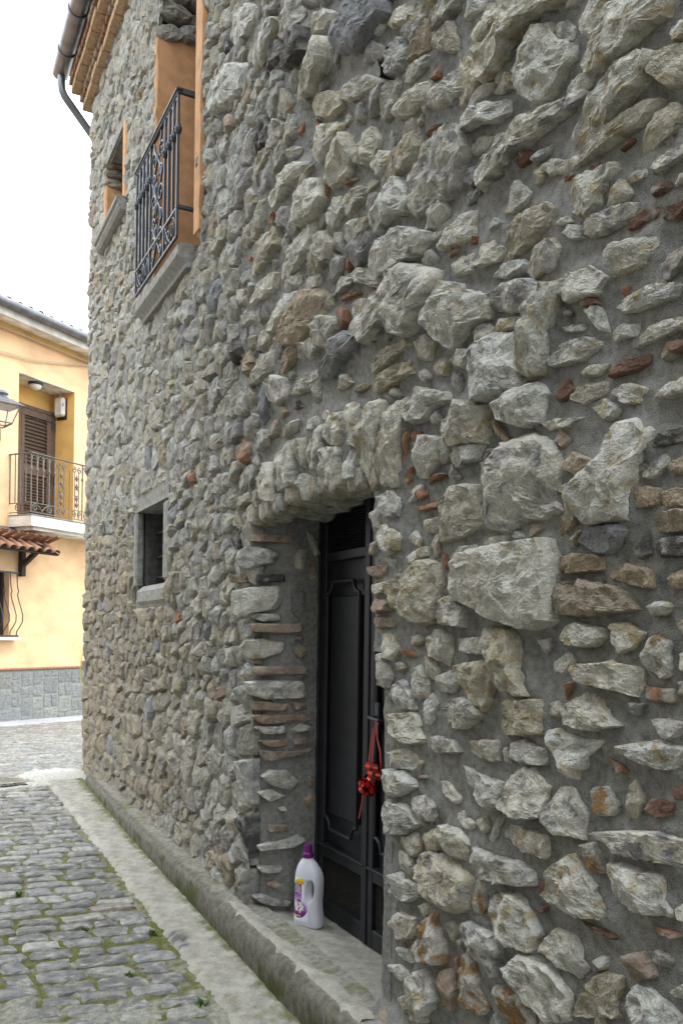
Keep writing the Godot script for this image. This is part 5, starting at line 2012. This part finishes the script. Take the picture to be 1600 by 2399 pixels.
func build_canopy(house: Node3D) -> void:
	var can := part("canopy", house, Vector3(0, 3.1, 0))
	var slope := Vector3(0, -0.3, 0.58).normalized()
	var up := Vector3(1, 0, 0).cross(slope) * -1.0
	if up.y < 0.0:
		up = -up
	var len_ := 0.66
	var m := MB.new()
	for k in 3:
		m.box(slope * (0.08 + k * 0.26) - up * 0.03 + Vector3(-1.55, 0.02, 0), Vector3(2.72, 0.03, 0.06), Basis(Vector3(1, 0, 0), up, slope))
	m.box(slope * 0.36 - up * 0.008 + Vector3(-1.55, 0.02, 0), Vector3(2.7, 0.02, 0.62), Basis(Vector3(1, 0, 0), up, slope))
	put("boarding", m.mesh(M.dark_wood), can)
	# barrel tiles in two overlapping courses
	var tile := MB.new()
	var rows := []
	for q in [[0.0, 0.066], [0.36, 0.084]]:
		var row := []
		for k in 9:
			var a := PI * k / 8.0
			row.append(tile.p(slope * q[0] + Vector3(1, 0, 0) * cos(a) * q[1] + up * sin(a) * q[1] * 0.85))
		for k in 9:
			var a := PI - PI * k / 8.0
			row.append(tile.p(slope * q[0] + Vector3(1, 0, 0) * cos(a) * (q[1] - 0.014) + up * sin(a) * (q[1] - 0.014) * 0.85))
		rows.append(row)
	for k in 18:
		var l := (k + 1) % 18
		tile.t(rows[0][k], rows[1][l], rows[0][l])
		tile.t(rows[0][k], rows[1][k], rows[1][l])
	for k in 8:
		tile.t(rows[1][k], rows[1][k + 1], rows[1][16 - k])
		tile.t(rows[1][k], rows[1][16 - k], rows[1][17 - k])
	var mesh := tile.mesh(M.tile, true)
	for k in 14:
		var u := -0.3 - k * 0.19
		var o := put("tile", mesh, can, Vector3(u, 0.045, 0.0) + slope * 0.34 + up * rng.randf_range(0.0, 0.006))
		o.rotation.y = rng.randf_range(-0.02, 0.02)
		put("tile", mesh, can, Vector3(u, 0.045, 0.0) + up * 0.014)
	for k in 15: # channel tiles between
		var u := -0.205 - k * 0.19
		var ch := put("channel_tile", mesh, can, Vector3(u, 0.075, 0.0) + slope * 0.3)
		ch.scale = Vector3(0.8, -0.6, 1.0)
	var fl := MB.new()
	fl.box(Vector3(-1.6, 0.13, 0.05), Vector3(2.5, 0.012, 0.14), Basis(Vector3(1, 0, 0), 0.5))
	put("flashing", fl.mesh(M.zinc), can)
	for u in [-0.533, -2.6]:
		var br := part("bracket", can, Vector3(u, -0.2, 0))
		var b := MB.new()
		b.box(Vector3(0, -0.2, 0.05), Vector3(0.1, 0.56, 0.09), Basis(), 0.008)
		put("post", b.mesh(M.dark_wood), br)
		b = MB.new()
		var f := Vector3(0, -0.27, 0.09)
		var t := Vector3(0, 0.015, 0.5)
		var dr := (t - f).normalized()
		b.box((f + t) * 0.5, Vector3(0.08, 0.075, f.distance_to(t) + 0.06), Basis(Vector3(1, 0, 0), dr.cross(Vector3(1, 0, 0)), dr), 0.006)
		put("brace", b.mesh(M.dark_wood), br)
		b = MB.new()
		b.box(Vector3(0, 0.06, 0.3), Vector3(0.09, 0.07, 0.6), Basis(Vector3(1, 0, 0), 0.18), 0.006)
		put("arm", b.mesh(M.dark_wood), br)

func build_grille_window(house: Node3D) -> void:
	var win := part("grille_window", house, Vector3(-1.58, 1.35, 0))
	var m := MB.new()
	m.box(Vector3(0, -0.03, 0.05), Vector3(1.9, 0.05, 0.24), Basis(), 0.006)
	put("sill", m.mesh(M.white_plaster), win)
	m = MB.new()
	m.box(Vector3(0, 0.565, -0.2), Vector3(1.64, 1.14, 0.03))
	put("pane", m.mesh(M.soot), win)
	for x in [-0.79, 0.0, 0.79]:
		m = MB.new()
		m.box(Vector3(x, 0.565, -0.16), Vector3(0.06, 1.13, 0.05), Basis(), 0.004)
		put("window_frame", m.mesh(M.dark_wood), win)
	var gr := part("grille", house, Vector3(-1.58, 1.35, 0.0))
	for y in [0.02, 1.12]:
		m = MB.new()
		m.box(Vector3(0.04, y, 0.09), Vector3(1.8, 0.03, 0.012))
		m.box(Vector3(0.93, y, 0.05), Vector3(0.02, 0.03, 0.1))
		put("rail", m.mesh(M.iron), gr)
	for k in 13:
		var x := 0.9 - k * 0.145
		var path := []
		for q in [[0.02, 0.09], [0.1, 0.1], [0.18, 0.17], [0.27, 0.235], [0.38, 0.24], [0.52, 0.19], [0.66, 0.13], [0.74, 0.11], [0.8, 0.135], [0.86, 0.11], [0.98, 0.095], [1.12, 0.09]]:
			path.append(Vector3(x, q[0], q[1]))
		m = MB.new()
		m.tube(path, 0.0095, 6)
		put("bar", m.mesh(M.iron, true), gr)

# ---------------------------------------------------------------- separate things
func yl(u: float, y: float, w: float) -> Vector3: # a point given on the yellow front
	return Vector3(0.696, 0, -16.281) + Vector3(0.803, 0, -0.596) * u + Vector3(0, y, 0) + Vector3(0.596, 0, 0.803) * w

func build_lantern() -> void:
	var o := yl(-1.72, 4.66, 0.82)
	var lan := thing("wall_lantern", o, "four-sided grey metal street lantern on a bracket", "lantern")
	lan.rotation.y = 0.35
	lan.scale = Vector3.ONE * 0.74
	var hb := 0.17
	var ht := 0.29
	var cs := [Vector3(-1, 0, -1), Vector3(1, 0, -1), Vector3(1, 0, 1), Vector3(-1, 0, 1)]
	for k in 4:
		var a: Vector3 = cs[k]
		var b: Vector3 = cs[(k + 1) % 4]
		var m := MB.new()
		m.tube([a * hb + Vector3(0, 0.14, 0), a * ht + Vector3(0, 0.52, 0)], 0.013, 6)
		put("post", m.mesh(M.grey_iron, true), lan)
		m = MB.new()
		m.tube([a * hb + Vector3(0, 0.14, 0), b * hb + Vector3(0, 0.14, 0)], 0.015, 6)
		m.tube([a * ht + Vector3(0, 0.52, 0), b * ht + Vector3(0, 0.52, 0)], 0.013, 6)
		put("frame_bar", m.mesh(M.grey_iron, true), lan)
		m = MB.new()
		m.oq(a * hb + Vector3(0, 0.15, 0), b * hb + Vector3(0, 0.15, 0), b * ht + Vector3(0, 0.51, 0), a * ht + Vector3(0, 0.51, 0), Vector3(0, 0.3, 0))
		put("pane", m.mesh(M.pane), lan)
		m = MB.new()
		m.tube([a * hb + Vector3(0, 0.13, 0), a * 0.06 + Vector3(0, 0.05, 0), Vector3(0, 0.04, 0)], 0.011, 6)
		put("stay", m.mesh(M.grey_iron, true), lan)
	var rf := MB.new()
	var lv := [[0.36, 0.515], [0.36, 0.525], [0.25, 0.6], [0.17, 0.66], [0.11, 0.665], [0.11, 0.7]]
	for i in lv.size() - 1:
		for k in 4:
			var a: Vector3 = cs[k]
			var b: Vector3 = cs[(k + 1) % 4]
			rf.oq(a * lv[i][0] + Vector3(0, lv[i][1], 0), b * lv[i][0] + Vector3(0, lv[i][1], 0), b * lv[i + 1][0] + Vector3(0, lv[i + 1][1], 0), a * lv[i + 1][0] + Vector3(0, lv[i + 1][1], 0), Vector3(0, 0.4, 0))
	rf.oq(cs[0] * 0.36 + Vector3(0, 0.514, 0), cs[1] * 0.36 + Vector3(0, 0.514, 0), cs[2] * 0.36 + Vector3(0, 0.514, 0), cs[3] * 0.36 + Vector3(0, 0.514, 0), Vector3(0, 0.7, 0))
	put("hood", rf.mesh(M.zinc), lan)
	var ch := MB.new()
	ch.lathe(Vector3.ZERO, [Vector2(0.12, 0.69), Vector2(0.12, 0.76), Vector2(0.15, 0.765), Vector2(0.14, 0.8), Vector2(0.09, 0.84), Vector2(0.0, 0.86)], 16)
	put("chimney", ch.mesh(M.zinc, true), lan)
	var arm := MB.new()
	var inv := lan.transform.affine_inverse()
	arm.tube([inv * yl(-1.74, 4.2, 0.0), inv * yl(-1.74, 4.22, 0.5), inv * yl(-1.74, 4.35, 0.76), inv * yl(-1.74, 4.5, 0.82), inv * yl(-1.74, 4.67, 0.82)], 0.022, 8)
	arm.tube([inv * yl(-1.74, 3.85, 0.0), inv * yl(-1.74, 4.05, 0.25), inv * yl(-1.74, 4.22, 0.5)], 0.016, 8)
	put("bracket_arm", arm.mesh(M.grey_iron, true), lan)

func build_house_across() -> void:
	# the house on the other side of the lane, outside the frame: it closes off most of the sky for the near wall
	var h := thing("plastered_house", Vector3(-3.25, 0, 0.5), "plain grey plastered house across the lane from the stone wall", "house")
	var w := MB.new()
	w.box(Vector3(-2.5, 3.45, 0.0), Vector3(5.0, 7.7, 12.6))
	put("wall", w.mesh(M.grey_plaster), h)
	var r := MB.new()
	r.box(Vector3(-1.1, 7.7, 0.0), Vector3(3.3, 0.14, 13.2), Basis(Vector3(0, 0, 1), -0.3))
	r.box(Vector3(-3.9, 7.7, 0.0), Vector3(3.3, 0.14, 13.2), Basis(Vector3(0, 0, 1), 0.3))
	put("roof", r.mesh(M.tile), h)
	for q in [[-3.0, 1.7, 0.9, 1.2], [1.0, 1.7, 0.9, 1.2], [-3.0, 4.7, 0.9, 1.4], [1.0, 4.7, 0.9, 1.4]]:
		var m := MB.new()
		for k in 2:
			m.box(Vector3(0.03, q[1], q[0] + (k - 0.5) * q[2] * 0.5), Vector3(0.05, q[3], q[2] * 0.49), Basis(), 0.006)
		put("shutters", m.mesh(M.wood), h)
	var d := MB.new()
	d.box(Vector3(0.02, 1.05, -1.0), Vector3(0.06, 2.1, 1.0), Basis(), 0.01)
	put("door", d.mesh(M.dark_wood), h)

func build_cables() -> void:
	for c in [[[[-3.5, 6.3, 0.06], [-1.05, 6.2, 0.06], [-0.35, 6.26, 0.06], [0.4, 6.42, 0.06], [1.09, 6.58, 0.06], [2.4, 6.63, 0.06]], "cream cable sagging across the yellow house front"], [[[-3.5, 6.62, 0.085], [-0.6, 6.62, 0.085], [0.4, 6.615, 0.085], [2.5, 6.62, 0.085]], "cream cable clipped along the cornice of the yellow house"]]:
		var o := yl(-1.0, 6.2, 0.06)
		var m := MB.new()
		for off in [0.0, 0.022]:
			var path := []
			for q in c[0]:
				path.append(yl(q[0], q[1] + off, q[2]) - o)
			m.tube(path, 0.008, 6)
		var node := put("cable", m.mesh(M.cable, true), self, o)
		node.set_meta("label", c[1])
		node.set_meta("category", "cable")

func build_drain() -> void:
	var o := Vector3(-0.78, street_y(7.62 - 0.12) + 0.011, -7.51)
	var dr := thing("drain_grate", o, "narrow iron drain grate set in the pale concrete band", "drain grate")
	dr.rotation.y = 0.155
	var m := MB.new()
	for z in [-0.045, 0.045]:
		m.box(Vector3(-0.15, 0.002, z), Vector3(0.72, 0.012, 0.016), Basis(), 0.002)
	m.box(Vector3(0.205, 0.002, 0), Vector3(0.016, 0.012, 0.1), Basis(), 0.002)
	put("grate_frame", m.mesh(M.wire), dr)
	m = MB.new()
	m.box(Vector3(-0.15, -0.002, 0), Vector3(0.71, 0.004, 0.09))
	put("channel", m.mesh(M.rust), dr)
	for k in 17:
		m = MB.new()
		m.box(Vector3(0.185 - k * 0.04, 0.003, 0), Vector3(0.014, 0.01, 0.08))
		put("bar", m.mesh(M.wire), dr)

const BOTTLE := [[0.0, -0.058, 0.058, 0.030], [0.004, -0.066, 0.067, 0.039], [0.015, -0.068, 0.069, 0.042], [0.045, -0.067, 0.067, 0.042], [0.085, -0.066, 0.062, 0.041], [0.115, -0.0655, 0.061, 0.041], [0.155, -0.0655, 0.065, 0.041],
	[0.2, -0.0655, 0.0665, 0.041], [0.222, -0.065, 0.0655, 0.04], [0.243, -0.063, 0.060, 0.039], [0.262, -0.059, 0.050, 0.036], [0.28, -0.052, 0.037, 0.031], [0.295, -0.042, 0.023, 0.026], [0.305, -0.033, 0.013, 0.021], [0.31, -0.03, 0.011, 0.019]]

func bottle_at(h: float, a: float, grow := 0.0) -> Vector3:
	var i := 0
	while i < BOTTLE.size() - 2 and BOTTLE[i + 1][0] < h:
		i += 1
	var f := clampf((h - BOTTLE[i][0]) / (BOTTLE[i + 1][0] - BOTTLE[i][0]), 0.0, 1.0)
	var l := lerpf(BOTTLE[i][1], BOTTLE[i + 1][1], f)
	var r := lerpf(BOTTLE[i][2], BOTTLE[i + 1][2], f)
	var d := lerpf(BOTTLE[i][3], BOTTLE[i + 1][3], f) + grow
	var ex := 2.0 / lerpf(3.4, 2.0, clampf((h - 0.22) / 0.08, 0.0, 1.0))
	var cx := signf(cos(a)) * pow(absf(cos(a)), ex)
	var sz := signf(sin(a)) * pow(absf(sin(a)), ex)
	return Vector3((l + r) * 0.5 + cx * ((r - l) * 0.5 + grow), h, sz * d)

func loft(levels: Array, n: int) -> MB: # levels: arrays of points, bottom to top; closed ends
	var m := MB.new()
	var rows := []
	for l in levels:
		var row := []
		for q in l:
			row.append(m.p(q))
		rows.append(row)
	for i in rows.size() - 1:
		for k in n:
			var l := (k + 1) % n
			m.t(rows[i][k], rows[i + 1][k], rows[i + 1][l])
			m.t(rows[i][k], rows[i + 1][l], rows[i][l])
	for e in [0, rows.size() - 1]:
		var c := Vector3.ZERO
		for q in levels[e]:
			c += q / n
		var ci := m.p(c)
		for k in n:
			var l := (k + 1) % n
			if e == 0:
				m.t(ci, rows[e][k], rows[e][l])
			else:
				m.t(ci, rows[e][l], rows[e][k])
	return m

func label_texture() -> ImageTexture:
	var W := 128
	var H := 256
	var im := Image.create(W, H, false, Image.FORMAT_RGBA8)
	im.fill(Color(0.80, 0.80, 0.84))
	var g := noise_of(FastNoiseLite.TYPE_SIMPLEX_SMOOTH, 0.04, 3, 77)
	var purple := Color(0.42, 0.12, 0.46)
	for y in H:
		for x in W:
			var u := float(x) / W
			var v := float(y) / H
			var c := Color(0, 0, 0, 0)
			# yellow flash at the top
			if v < 0.15:
				if u > 0.15 and u < 0.98 and v > 0.14 - 0.13 * sqrt(maxf(0.0, 1.0 - pow((1.0 - u) / 0.85, 2.0))):
					c = Color(0.85, 0.72, 0.08)
					if (v > 0.085 and v < 0.1) or (v > 0.12 and v < 0.135):
						if u > 0.32 and fmod(u * 37.0, 1.0) < 0.7:
							c = Color(0.55, 0.25, 0.1)
			elif v < 0.93:
				var in_round := v < 0.62 or Vector2((u - 0.42) / 0.58, (v - 0.62) / 0.31).length() < 1.0
				if in_round and (u < 0.8 or v > 0.55):
					c = purple.lerp(Color(0.72, 0.66, 0.85), clampf((v - 0.28) * 3.5, 0.0, 1.0) * clampf((0.8 - v) * 4.0, 0.0, 1.0))
					c = c.lerp(Color(0.85, 0.8, 0.9), clampf(g.get_noise_2d(x, y) * 1.6, 0.0, 0.6) * clampf((v - 0.4) * 5.0, 0.0, 1.0) * clampf((0.84 - v) * 8.0, 0.0, 1.0))
			for fl in [[0.26, 0.68, 0.17], [0.62, 0.66, 0.15], [0.08, 0.6, 0.1], [0.5, 0.76, 0.09]]:
				var dv := Vector2(u - fl[0], (v - fl[1]) * 1.35)
				var an := dv.angle()
				if c.a > 0.0 and dv.length() < fl[2] * (0.75 + 0.25 * cos(an * 6.0)):
					c = Color(0.92, 0.92, 0.9)
					if dv.length() < fl[2] * 0.28:
						c = Color(0.7, 0.72, 0.1)
			if c.a > 0.0 and Vector2((u - 0.58) / 0.2, (v - 0.535) / 0.028).length() < 1.0:
				c = Color(0.62, 0.3, 0.12) if fmod(u * 14.0, 1.0) < 0.75 else Color(0.15, 0.12, 0.12)
			if c.a > 0.0 and v > 0.86 and v < 0.9 and u > 0.1 and u < 0.55:
				c = Color(0.82, 0.66, 0.2)
			if c.a > 0.0:
				im.set_pixel(x, y, c)
			else:
				im.set_pixel(x, y, Color(0.88, 0.885, 0.91))
	# lettering: D A T 5, drawn as strokes
	var blue := Color(0.05, 0.08, 0.42)
	var red := Color(0.72, 0.06, 0.08)
	var pen := func(a: Vector2, b: Vector2, r: float, c: Color):
		var n := int(a.distance_to(b)) * 2 + 1
		for k in n + 1:
			var p := a.lerp(b, float(k) / n)
			im.fill_rect(Rect2i(int(p.x - r), int(p.y - r), int(r * 2), int(r * 2)), c)
	for pass_ in 2:
		var r := 5.5 if pass_ == 0 else 3.0
		var cb := Color(0.92, 0.92, 0.95) if pass_ == 0 else blue
		var cr := Color(0.92, 0.92, 0.95) if pass_ == 0 else red
		for st in [[12, 54, 12, 84], [12, 54, 22, 58], [22, 58, 24, 78], [24, 78, 12, 84], [32, 84, 40, 54], [40, 54, 48, 84], [34, 74, 46, 74], [50, 50, 70, 50], [60, 50, 58, 80]]:
			pen.call(Vector2(st[0], st[1]), Vector2(st[2], st[3]), r, cb)
		for st in [[88, 60, 74, 60], [74, 60, 73, 74], [73, 74, 84, 74], [84, 74, 86, 86], [86, 86, 72, 90]]:
			pen.call(Vector2(st[0], st[1]), Vector2(st[2], st[3]), r, cr)
	pen.call(Vector2(12, 96), Vector2(58, 95), 2.0, Color(0.2, 0.15, 0.4))
	return ImageTexture.create_from_image(im)

func build_bottle() -> void:
	var at := Vector3(0.165, 0.146, -3.482)
	var b := thing("detergent_bottle", at, "white plastic detergent bottle with purple cap and label standing in the doorway", "bottle")
	b.basis = Basis(Vector3(0.51, 0, 0.86), Vector3.UP, Vector3(-0.86, 0, 0.51))
	var n := 40
	var levels := []
	for q in BOTTLE:
		var row := []
		for k in n:
			row.append(bottle_at(q[0], TAU * k / n))
		levels.append(row)
	var body := CSGCombiner3D.new()
	body.name = "body"
	b.add_child(body)
	var solid := CSGMesh3D.new()
	solid.name = "shell"
	solid.mesh = loft(levels, n).mesh(M.plastic, true)
	body.add_child(solid)
	# the hand hole, wider at its mouth
	var cut := []
	for q in [[-0.07, 0.024, 0.055], [-0.04, 0.023, 0.053], [-0.012, 0.0135, 0.04], [0.012, 0.0135, 0.04], [0.04, 0.023, 0.053], [0.07, 0.024, 0.055]]:
		var row := []
		for k in 28:
			var a := -TAU * k / 28.0
			var lean: float = sin(a) * q[2] * 0.08
			row.append(Vector3(0.0285 + cos(a) * q[1] + lean, 0.168 + sin(a) * q[2], q[0]))
		cut.append(row)
	var hole := CSGMesh3D.new()
	hole.name = "hole"
	hole.mesh = loft(cut, 28).mesh(M.plastic, true)
	hole.operation = CSGShape3D.OPERATION_SUBTRACTION
	body.add_child(hole)
	var cap := MB.new()
	cap.lathe(Vector3(-0.0098, 0, 0), [Vector2(0.0, 0.306), Vector2(0.0245, 0.307), Vector2(0.0255, 0.31), Vector2(0.0255, 0.323), Vector2(0.023, 0.328), Vector2(0.0195, 0.331), Vector2(0.0195, 0.331), Vector2(0.0187, 0.36), Vector2(0.0165, 0.3645), Vector2(0.0, 0.365)], 28)
	put("cap", cap.mesh(M.purple, true), b)
	var lab := MB.new()
	var rows := 14
	var cols := 12
	for i in rows + 1:
		var h := lerpf(0.222, 0.03, float(i) / rows)
		for j in cols + 1:
			var p := bottle_at(h, PI * 0.5, 0.0006)
			var l := bottle_at(h, PI)
			var x := lerpf(-0.0635, 0.0, float(j) / cols)
			if h < 0.112:
				x = lerpf(-0.0635, lerpf(0.0, 0.022, clampf((0.112 - h) / 0.02, 0.0, 1.0)), float(j) / cols)
			# find the depth of the shell at this x
			var mid := (l.x + bottle_at(h, 0.0).x) * 0.5
			var half := bottle_at(h, 0.0).x - mid
			var ex := lerpf(3.4, 2.0, clampf((h - 0.22) / 0.08, 0.0, 1.0))
			var z := p.z * pow(maxf(0.0, 1.0 - pow(minf(absf(x - mid) / half, 1.0), ex)), 1.0 / ex)
			lab.p(Vector3(x, h, z + 0.0007), Vector2(float(j) / cols, float(i) / rows))
	for i in rows:
		for j in cols:
			var k := i * (cols + 1) + j
			lab.t(k, k + cols + 1, k + cols + 2)
			lab.t(k, k + cols + 2, k + 1)
	var lm := StandardMaterial3D.new()
	lm.albedo_texture = label_texture()
	lm.roughness = 0.35
	put("label", lab.mesh(lm, true), b)

func build_bow() -> void:
	var c := Vector3(0.262, 0.83, -3.09)
	var bow := thing("red_gift_bow", c, "shiny red gift bow with trailing ribbons hung on the dark cellar door", "bow")
	var y_ax := Vector3.UP
	var right := Vector3(0, 0, 1)
	var outv := Vector3(-1, 0, 0)
	for k in 16:
		var a := TAU * k / 16.0 + rng.randf_range(-0.15, 0.15)
		var tier := k % 3
		var dir := (right * cos(a) + y_ax * sin(a)).normalized()
		var across := outv.cross(dir).normalized() * 0.012
		var r := 0.042 - tier * 0.008 + rng.randf_range(-0.006, 0.006)
		var path := []
		var ac := []
		for j in 13:
			var t := TAU * j / 12.0
			path.append(dir * (r * 0.55 * (1.0 - cos(t))) + outv * (0.012 + tier * 0.016 + sin(t) * r * 0.42))
			ac.append(across * (0.55 + 0.45 * sin(t * 0.5)))
		var m := MB.new()
		m.strip(path, ac)
		put("loop", m.mesh(M.ribbon), bow)
	# upper, larger loops
	for q in [[0.03, 0.085, 0.045], [0.05, 0.06, 0.04]]:
		var path := []
		var ac := []
		for j in 13:
			var t := TAU * j / 12.0
			path.append(Vector3(-0.02 + sin(t) * 0.02, q[1] + cos(t) * 0.022, q[0]))
			ac.append(Vector3(0, 0, 0.02))
		var m := MB.new()
		m.strip(path, ac)
		put("loop", m.mesh(M.ribbon), bow)
	# hanging ribbons, from the handle to the bow, and the tail
	for q in [[[0.0, 0.275, 0.06, 0.02], [0.0, 0.28, 0.025], [0.0, 0.22, -0.01], [0.0, 0.12, -0.035], [0.0, 0.03, -0.045]], [[0.0, 0.28, 0.06], [0.0, 0.26, 0.03], [0.0, 0.2, 0.0], [0.0, 0.1, -0.012], [0.0, 0.02, -0.015]], [[0.0, 0.275, 0.02], [0.0, 0.2, 0.03], [0.0, 0.15, 0.055], [0.0, 0.09, 0.062], [0.0, 0.03, 0.05]], [[-0.01, 0.015, -0.06], [0.0, -0.03, -0.085], [0.01, -0.1, -0.118], [0.015, -0.165, -0.15]]]:
		var path := []
		var ac := []
		for k in q.size():
			path.append(Vector3(q[k][0] + 0.005, q[k][1], q[k][2]))
			ac.append(Vector3(0.0005, 0.001, 0.0052))
		var m := MB.new()
		m.strip(path, ac, 0.0004)
		put("ribbon", m.mesh(M.thin_ribbon), bow)

func build_cord() -> void:
	var o := Vector3(-0.06, 1.3, -8.05)
	var m := MB.new()
	m.tube([Vector3(0.01, 0.0, -0.06), Vector3(-0.01, 0.02, 0.0), Vector3(0.01, -0.04, 0.08), Vector3(-0.005, -0.15, 0.07), Vector3(0.0, -0.28, 0.09), Vector3(0.012, -0.34, 0.11)], 0.004, 6)
	var c := put("looped_string", m.mesh(M.cord, true), self, o)
	c.set_meta("label", "thin yellow string hooked on the far corner of the stone wall")
	c.set_meta("category", "string")

func build_weeds() -> void:
	var k := 0
	for q in [[-0.62, 3.53, 0.03], [-0.93, 4.72, 0.035], [-0.42, 3.95, 0.03], [-0.43, 3.16, 0.04], [-0.7, 4.1, 0.028]]:
		var o := Vector3(q[0], street_y(q[1]), -q[1])
		var m := MB.new()
		for j in 26:
			var a := rng.randf() * TAU
			var r: float = rng.randf_range(0.3, 1.0) * q[2]
			var base := Vector3(rng.randf_range(-0.3, 0.3) * q[2], 0, rng.randf_range(-0.3, 0.3) * q[2])
			var tip := base + Vector3(cos(a) * r, rng.randf_range(0.25, 0.9) * q[2], sin(a) * r)
			var side := Vector3(-sin(a), 0, cos(a)) * 0.0035
			var mid := base.lerp(tip, 0.55) + Vector3(0, 0.25 * q[2], 0)
			m.strip([base, mid, tip], [side * 0.5, side, side * 0.15], 0.0003)
		var w := put("weed", m.mesh(M.leaf), self, o)
		w.set_meta("label", "tiny green weed growing in a joint between the setts")
		w.set_meta("category", "weed")
		w.set_meta("group", "weeds in the lane joints")
		k += 1

# ---------------------------------------------------------------- scene
func _ready() -> void:
	rng.seed = 20240611
	# camera: level, lens shifted up, turned 26.8 degrees towards the wall and tipped 0.8 degrees
	var cam := Camera3D.new()
	cam.name = "camera"
	var turn := deg_to_rad(26.8)
	var fwd := Vector3(sin(turn), 0, -cos(turn))
	var right := Vector3(cos(turn), 0, sin(turn))
	var roll := deg_to_rad(0.8)
	cam.transform = Transform3D(Basis(right * cos(roll) + Vector3.UP * sin(roll), Vector3.UP * cos(roll) - right * sin(roll), -fwd), Vector3(-1.45, 1.45, 0))
	cam.keep_aspect = Camera3D.KEEP_HEIGHT
	cam.set_frustum(0.05 * 2399.0 / 2000.0, Vector2(0, 0.05 * 290.5 / 2000.0), 0.05, 1000.0)
	add_child(cam)
	cam.current = true
	var env := Environment.new()
	env.background_mode = Environment.BG_SKY
	var sky := Sky.new()
	var sm := ProceduralSkyMaterial.new()
	# an overcast sky: brightest overhead
	sm.sky_top_color = Color(0.93, 0.965, 1.0)
	sm.sky_horizon_color = Color(0.73, 0.73, 0.73)
	sm.sky_curve = 0.5
	sm.sky_energy_multiplier = 2.2
	sm.ground_bottom_color = Color(0.35, 0.34, 0.32)
	sm.ground_horizon_color = Color(0.6, 0.6, 0.6)
	sm.sun_angle_max = 0.0
	sky.sky_material = sm
	env.sky = sky
	env.tonemap_mode = Environment.TONE_MAPPER_LINEAR
	env.tonemap_exposure = 1.0
	env.sdfgi_enabled = true
	env.ssao_enabled = true
	env.ssil_enabled = true
	var we := WorldEnvironment.new()
	we.name = "world"
	we.environment = env
	add_child(we)
	var sun := DirectionalLight3D.new()
	sun.name = "veiled_sun"
	sun.light_energy = 0.5
	sun.light_angular_distance = 14.0
	sun.light_color = Color(1.0, 0.97, 0.92)
	sun.shadow_enabled = true
	sun.look_at_from_position(Vector3.ZERO, Vector3(-0.55, -1.0, -0.45))
	add_child(sun)
	make_materials()
	build_street()
	build_stone_house()
	build_yellow_house()
	build_house_across()
	build_lantern()
	build_cables()
	build_drain()
	build_bottle()
	build_bow()
	build_cord()
	build_weeds()
